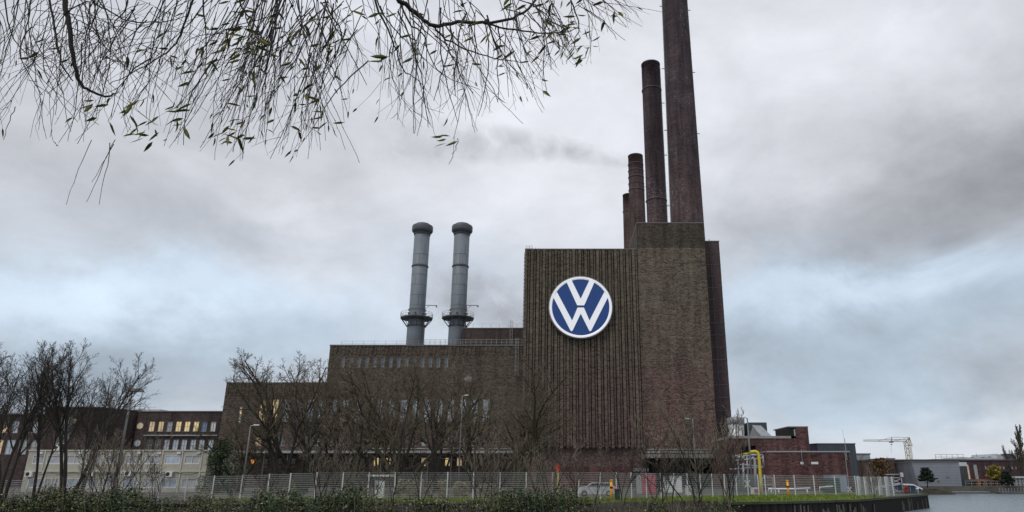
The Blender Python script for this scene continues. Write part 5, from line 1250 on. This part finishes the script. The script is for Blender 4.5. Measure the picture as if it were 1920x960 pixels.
for i in range(1000):
    px = Rb.uniform(-80, 1385); Y = Rb.uniform(57.5, 63.5); e_ = ytp(px)+6+7*sin(px*.045)+5*sin(px*.11+1)+(62-Y)*1.2+abs(Rb.gauss(0, 8))+Rb.choice((0, 0, 10, 22))
    bushcl(px, Y, e_, 1.0, green=(Rb.random() < (.6 if 450 < px < 680 or 930 < px < 1060 or 160 < px < 330 else .12)))
    if Rb.random() < .75:
        c = P(px, e_, Y); a = Rb.uniform(-.5, .5); k_ = Rb.uniform(.5, 1.7)
        p0 = Vector((c.x, Y, .6)); p1 = Vector((c.x+a*k_, Y+Rb.uniform(-.3, .3), max(c.z, 1.2)+k_*.6)); p2 = p1+Vector((a*k_*1.2, 0, Rb.uniform(-.5, .35)*k_))
        cn.tube([p0, p1, p2], [.018, .012, .006], 3)
for mb, nm, mm, lb in ((ub, 'undergrowth', 'bushleaf', 'tangled dark bramble undergrowth with brown and olive leaves along the bank'), (ug, 'ivy_undergrowth', 'ivyleaf', 'glossy green ivy and bramble clumps among the bank undergrowth'), (cn, 'bramble_canes', 'twigtan', 'thin tan bramble canes arching out of the bank undergrowth')):
    tag(mb.build(nm, M[mm]), lb, 'undergrowth', kind='stuff')
# a few last leaves on the tall saplings
lf = MB()
for i in range(140):
    px, py = Rb.choice(((1250, 820), (1330, 800), (1250, 840), (1245, 830), (1290, 790)))
    c = P(px+Rb.gauss(0, 16), py+Rb.gauss(0, 20), 61.5); leaves(lf, Rb, c, 1, .2, .5, .2, .10)
tag(lf.build('last_leaves', M['yellowleaf']), 'few last yellow leaves clinging to the tall saplings by the tower', 'leaves', kind='stuff')

# ------------------------------------------------------------------ willow overhead
Rw = random.Random(2024)
wt = T('willow_tree', 'overhanging willow with thin drooping twigs and a few narrow leaves', 'tree', (-5.5, 1.0, 2.1))
tw = MB(); lb_ = MB(); lv = MB(); bg_ = MB()
bg_.tube([(-5.5, 1, 1.8), (-5.4, 1.2, 5), (-5.0, 1.6, 7.5), (-4.6, 2.2, 8.9)], [.42, .33, .26, .2], 12)
bg_.tube([(-4.6, 2.2, 8.8), (-3.6, 3.6, 9.6), (-1, 4.8, 9.9), (1.2, 5, 9.7), (2.2, 4.8, 9.2)], [.2, .14, .10, .06, .03], 10)
bg_.tube([(-4.9, 1.8, 8), (-4.4, 3.8, 9.2), (-3.8, 5.5, 9.6)], [.16, .1, .04], 8)
bg_.build('trunk', M['willowbark'], wt)
def W(px, py, Y): return P(px, py, Y)
def limb(pts, Y, r0, r1):
    ps = [W(a, b2, Y+.06*i) for i, (a, b2) in enumerate(pts)]
    # smooth
    out = []
    for i in range(len(ps)-1):
        a = ps[max(i-1, 0)]; b2 = ps[i]; c = ps[i+1]; d = ps[min(i+2, len(ps)-1)]
        for k_ in range(4):
            t = k_/4; out.append(.5*((2*b2)+(c-a)*t+(2*a-5*b2+4*c-d)*t*t+(3*b2-a-3*c+d)*t**3)+Vector((Rw.gauss(0, .004), Rw.gauss(0, .004), Rw.gauss(0, .004))))
    out.append(ps[-1]); n_ = len(out); lb_.tube(out, [r0+(r1-r0)*i/(n_-1) for i in range(n_)], 7); return out
spawn = []
LIMBS = [([(112, -150), (122, -10), (131, 60), (138, 112), (148, 152), (168, 170), (196, 181), (216, 176)], 4.9, .024, .007),
 ([(70, -120), (92, -5), (104, 60), (116, 118), (137, 152)], 5.2, .012, .005), ([(150, -100), (172, -5), (200, 18), (240, 38), (300, 42), (350, 30)], 5.0, .009, .003),
 ([(60, -60), (58, 10), (48, 60), (52, 110)], 4.7, .007, .002), ([(178, -20), (180, 40), (190, 90), (182, 140)], 5.1, .006, .002), ([(385, -100), (362, -5), (345, 45), (330, 80), (292, 112), (250, 135), (205, 158)], 5.3, .012, .003),
 ([(380, -60), (382, 20), (388, 70), (384, 130)], 4.8, .008, .003), ([(440, -60), (452, 10), (478, 45), (492, 90), (488, 150), (470, 215)], 5.0, .009, .002), ([(520, -60), (518, 40), (505, 110), (480, 190)], 4.6, .008, .002),
 ([(600, -60), (612, 10), (640, 60), (632, 100), (628, 120), (640, 170)], 5.2, .009, .002), ([(560, -80), (562, 30), (590, 90), (628, 150)], 4.7, .007, .002),
 ([(700, -120), (742, -10), (765, 12), (790, 33), (812, 48), (858, 42), (905, 43), (950, 37), (990, 16), (1020, -25)], 4.3, .020, .009),
 ([(812, 48), (830, 68), (872, 92), (925, 108), (978, 118)], 4.95, .010, .003), ([(905, 43), (950, 54), (1010, 62), (1058, 60), (1080, 54)], 4.75, .009, .003), ([(694, -60), (705, 10), (728, 55), (742, 95), (756, 130), (780, 148), (800, 170)], 4.5, .010, .002),
 ([(735, -30), (765, 40), (792, 62), (802, 95), (830, 140), (900, 168)], 4.8, .009, .002), ([(690, -80), (712, 12), (745, 60), (775, 90), (840, 150)], 5.1, .008, .002), ([(1050, -70), (1070, 0), (1085, 40), (1078, 80), (1062, 120)], 4.5, .008, .002),
 ([(235, -60), (238, 10), (212, 48), (225, 90), (226, 130)], 4.6, .007, .002), ([(20, -80), (10, 20), (40, 90), (100, 150)], 5.0, .008, .002), ([(330, -60), (300, 20), (262, 60), (215, 50), (150, 90)], 5.1, .006, .002)]
bough = [Vector((-3.6, 3.6, 9.6)), Vector((-1, 4.8, 9.9)), Vector((1.2, 5, 9.7)), Vector((-4.4, 3.8, 9.2))]
for i_, (pts, Y, r0, r1) in enumerate(LIMBS):
    o = limb(pts, Y, r0, r1); spawn += o[3:]
    if pts[0][1] < 0: b_ = min(bough, key=lambda q_: (q_-o[0]).length); lb_.tube([o[0], (o[0]+b_)/2+Vector((0, 0, .2)), b_], [r0, r0*1.3, r0*1.6], 6)
def leaf(p_, d, L):
    d = d.normalized(); s_ = d.cross(Vector((Rw.gauss(0, 1), Rw.gauss(0, 1), Rw.gauss(0, .6)))).normalized(); n_ = d.cross(s_); w_ = L*Rw.uniform(.075, .125); cv = n_*L*Rw.uniform(-.12, .12)
    a = p_+d*L*.3+cv*.6; b2 = p_+d*L*.65+cv; c = p_+d*L+cv*.3; f_ = n_*w_*.4
    lv.quad(p_, a+s_*w_+f_, a, smooth=False); lv.quad(p_, a, a-s_*w_+f_); lv.quad(a, a+s_*w_+f_, b2+s_*w_*.8+f_, b2); lv.quad(a, b2, b2-s_*w_*.8+f_, a-s_*w_+f_)
    lv.quad(b2, b2+s_*w_*.8+f_, c); lv.quad(b2, c, b2-s_*w_*.8+f_)
env = [(-30, 230), (15, 262), (60, 258), (100, 272), (130, 270), (190, 265), (240, 268), (300, 275), (350, 272), (400, 290), (450, 300), (515, 312), (560, 290), (600, 275), (640, 235), (680, 205), (730, 232), (780, 265), (830, 262), (880, 265), (930, 225), (980, 215), (1020, 205), (1060, 130), (1090, 132), (1120, 95), (1160, 70), (1200, 45), (1240, 15)]
def envy(px):
    for (a, b2), (c, d) in zip(env, env[1:]):
        if a <= px <= c: return b2+(d-b2)*(px-a)/(c-a)
    return 0
def strand(sx_, sy_, tx_, ty_, bx, Y, r0, sub=True, leafp=.0):
    n_ = max(7, int(hypot(tx_-sx_, ty_-sy_)/14)); mx, my = (sx_+tx_)/2+bx, (sy_+ty_)/2-abs(bx)*.4; dY = Rw.uniform(-.5, .5)
    pts = []; k0 = Rw.uniform(0, 6.28); am = Rw.uniform(.5, 2.0); fr = Rw.uniform(3, 7)
    for i in range(n_+1):
        t = i/n_; x_ = (1-t)**2*sx_+2*t*(1-t)*mx+t*t*tx_; y_ = (1-t)**2*sy_+2*t*(1-t)*my+t*t*ty_
        x_ += am*sin(fr*t*3+k0)+Rw.gauss(0, .5); pts.append(W(x_, y_+Rw.gauss(0, .4), Y+dY*t))
    tw.tube(pts, [max(.0016, r0*(1-.62*i/n_)) for i in range(n_+1)], 4)
    for i in range(1, n_+1):
        if Rw.random() < leafp: leaf(pts[i], Vector((Rw.gauss(-.35, .6), Rw.gauss(0, .4), -.45+Rw.gauss(0, .35))), Rw.uniform(.07, .13))
    # buds
    for i in range(2, n_):
        if Rw.random() < .35: d = (pts[i]-pts[i-1]).normalized(); q_ = pts[i]; tw.tube([q_, q_+d*.014+Vector((Rw.gauss(0, .005), 0, 0))], [.0026, .0008], 3)
    if sub:
        for _ in range(Rw.choice((1, 2, 2, 3, 4))):
            i = Rw.randrange(n_//3, n_); t = i/n_; x_ = (1-t)**2*sx_+2*t*(1-t)*mx+t*t*tx_; y_ = (1-t)**2*sy_+2*t*(1-t)*my+t*t*ty_
            L = Rw.uniform(25, 85); a = atan2(ty_-my, tx_-mx)+Rw.gauss(0, .38); ex, ey = x_+L*cos(a), y_+L*sin(a)
            if ey > envy(min(max(ex, -29), 1239))+6: continue
            q_ = pts[i]; e_ = W(ex, ey, Y+dY*t+Rw.uniform(-.2, .2)); md = (q_+e_)/2+Vector((Rw.gauss(0, .02), Rw.gauss(0, .02), Rw.gauss(0, .02)))
            tw.tube([q_, q_.lerp(md, .5)+Vector((Rw.gauss(0, .004), 0, Rw.gauss(0, .004))), md, e_], [max(.0014, r0*.55), .0018, .0016, .001], 3)
            if Rw.random() < leafp*2.5: leaf(e_, e_-md, Rw.uniform(.06, .12))
groups = [(-40, 110, 34, (-40, 130), 40), (110, 240, 36, (-60, 110), 50), (240, 420, 50, (40, 170), 14), (420, 600, 72, (20, 110), 5), (600, 690, 14, (-90, -10), 10), (700, 860, 38, (-60, 50), 16), (860, 1000, 24, (-110, 20), 20), (1000, 1110, 28, (-80, 10), 15), (1110, 1240, 9, (-110, -40), 8)]
for a, b2, n_, (s0, s1), bxx in groups:
    for k_ in range(n_):
        tx_ = Rw.uniform(a, b2) if Rw.random() < .45 else min(max(Rw.choice((15, 70, 115, 165, 215, 290, 350, 400, 455, 505, 540, 590, 640, 735, 775, 800, 850, 905, 965, 1010, 1080))+Rw.gauss(0, 12), -29), 1230)
        if not a <= tx_ <= b2: tx_ = Rw.uniform(a, b2)
        e_ = envy(max(tx_, -29)); ty_ = e_*(1-Rw.random()**1.2*.62)+Rw.gauss(0, 5); sx_ = tx_+Rw.uniform(s0, s1); sy_ = Rw.uniform(-90, 30) if Rw.random() < .7 else Rw.uniform(0, max(20, ty_*.5))
        if ty_-sy_ < 50: sy_ = ty_-70
        lp_ = .10 if 300 < tx_ < 700 else .09 if tx_ > 940 else .035
        strand(sx_, sy_, tx_, ty_, Rw.gauss(0, bxx+14), Rw.uniform(3.8, 6.2), Rw.uniform(.0030, .0058), True, lp_)
# curly crossing twigs at the left
for k_ in range(70):
    x_ = Rw.uniform(-20, 330); y_ = Rw.uniform(-20, 120); strand(x_, y_, x_+Rw.choice((-1, 1))*Rw.uniform(50, 150), min(y_+Rw.uniform(20, 150), 235), Rw.choice((-1, 1))*Rw.uniform(20, 70), Rw.uniform(4.2, 5.8), .003, False, .01)
for (a, b2, c, d) in ((172, 262, 124, 384), (215, 262, 172, 342), (212, 270, 163, 380), (208, 268, 185, 383), (30, 200, 8, 262), (590, 120, 600, 282), (572, 110, 578, 298), (585, 105, 675, 305), (560, 90, 648, 280), (905, 150, 980, 232), (945, 60, 1022, 205), (960, 90, 1018, 212), (860, 260, 843, 308), (870, 180, 850, 288), (1085, 10, 1172, 76), (1100, 0, 1205, 50), (1130, 5, 1242, 22), (1110, 5, 1140, 60)):
    strand(a, b2, c, d, Rw.gauss(0, 6), 4.5, .0030, False, .02)
for (cx_, cy_, n_, s_) in ((445, 255, 14, 16), (470, 45, 14, 26), (420, 80, 10, 22), (290, 245, 10, 22), (190, 208, 6, 16), (450, 70, 10, 30), (1080, 50, 16, 22), (1085, 95, 12, 12), (720, 105, 4, 14), (845, 265, 5, 12), (1010, 10, 10, 30), (800, 95, 6, 25), (530, 60, 8, 30), (740, 40, 6, 30), (330, 210, 8, 20), (240, 195, 5, 16), (900, 30, 8, 30), (930, 95, 5, 20), (545, 130, 5, 24), (640, 80, 5, 20)):
    for k_ in range(n_):
        q_ = W(cx_+Rw.gauss(0, s_), cy_+Rw.gauss(0, s_*.6), Rw.uniform(3.9, 5.2)); leaf(q_, Vector((Rw.gauss(-.6, .5), Rw.gauss(0, .3), -.4+Rw.gauss(0, .3))), Rw.uniform(.07, .125))
lb_.build('limbs', M['willowbark'], wt); tw.build('twigs', M['willowtwig'], wt); tag(lv.build('leaves', M['willowleaf'], wt), kind='stuff')

# ------------------------------------------------------------------ smoke
def smokemat(name, dens, scale, thr, col, wid):
    m = bpy.data.materials.new(name); m.use_nodes = True; q = NB(m.node_tree); q.N.remove(q.N['Principled BSDF']); out = q.N['Material Output']
    tc = q.new('ShaderNodeTexCoord').outputs['Object']
    n1 = q.noise(tc, scale, 5, .6, .4); d = q.m('MULTIPLY', q.m('MAXIMUM', q.m('SUBTRACT', n1, thr), 0), dens*6)
    at = q.new('ShaderNodeSeparateXYZ'); q.put(at.inputs[0], tc); X_, Y_, Z_ = at.outputs
    t = q.m('DIVIDE', X_, -wid[0], clamp=True)
    rad = q.m('ADD', wid[1], q.m('MULTIPLY', t, wid[2])); zc_ = q.m('ADD', q.m('MULTIPLY', t, wid[3]), q.m('MULTIPLY', q.m('SINE', q.m('MULTIPLY', t, 5)), wid[4]))
    dz = q.m('DIVIDE', q.m('SUBTRACT', Z_, zc_), rad); dy = q.m('DIVIDE', Y_, rad); rr_ = q.m('ADD', q.m('MULTIPLY', dz, dz), q.m('MULTIPLY', dy, dy))
    fall = q.m('SUBTRACT', 1, rr_, clamp=True); ends = q.m('MULTIPLY', q.m('SUBTRACT', 1, t, clamp=True), q.m('MULTIPLY', q.m('GREATER_THAN', 0.01, X_), 1))
    d = q.m('MULTIPLY', d, q.m('MULTIPLY', fall, q.m('POWER', ends, .7)))
    v = q.new('ShaderNodeVolumePrincipled'); v.inputs['Color'].default_value = (*col, 1); q.put(v.inputs['Density'], d); v.inputs['Anisotropy'].default_value = .2
    q.L.new(v.outputs[0], out.inputs['Volume']); return m
def smoke(name, label, px, py, Y, wid, dens, scale, thr, col):
    c = P(px, py, Y); L, r0, dr, dz, am = wid; r1 = r0+dr
    z0, z1 = min(-r0, dz-r1)-abs(am), max(r0, dz+r1)+abs(am)
    o = MB().box(-L, 0, -r1, r1, z0, z1).build(name, smokemat(name, dens, scale, thr, col, wid), None); o.location = c; tag(o, label, 'smoke', kind='stuff'); return o
smoke('smoke_plume', 'faint grey smoke trail drifting left from the third brick chimney', 1176, 304, 250, (105, 3.0, 13, 13, 2.5), .10, .12, .38, (.93, .94, .97))
smoke('steam_cloud', 'pale steam puffs rising behind the hall roof beside the tower', 985, 588, 215, (40, 8, 9, 12, 1.0), .12, .11, .40, (.90, .90, .94))
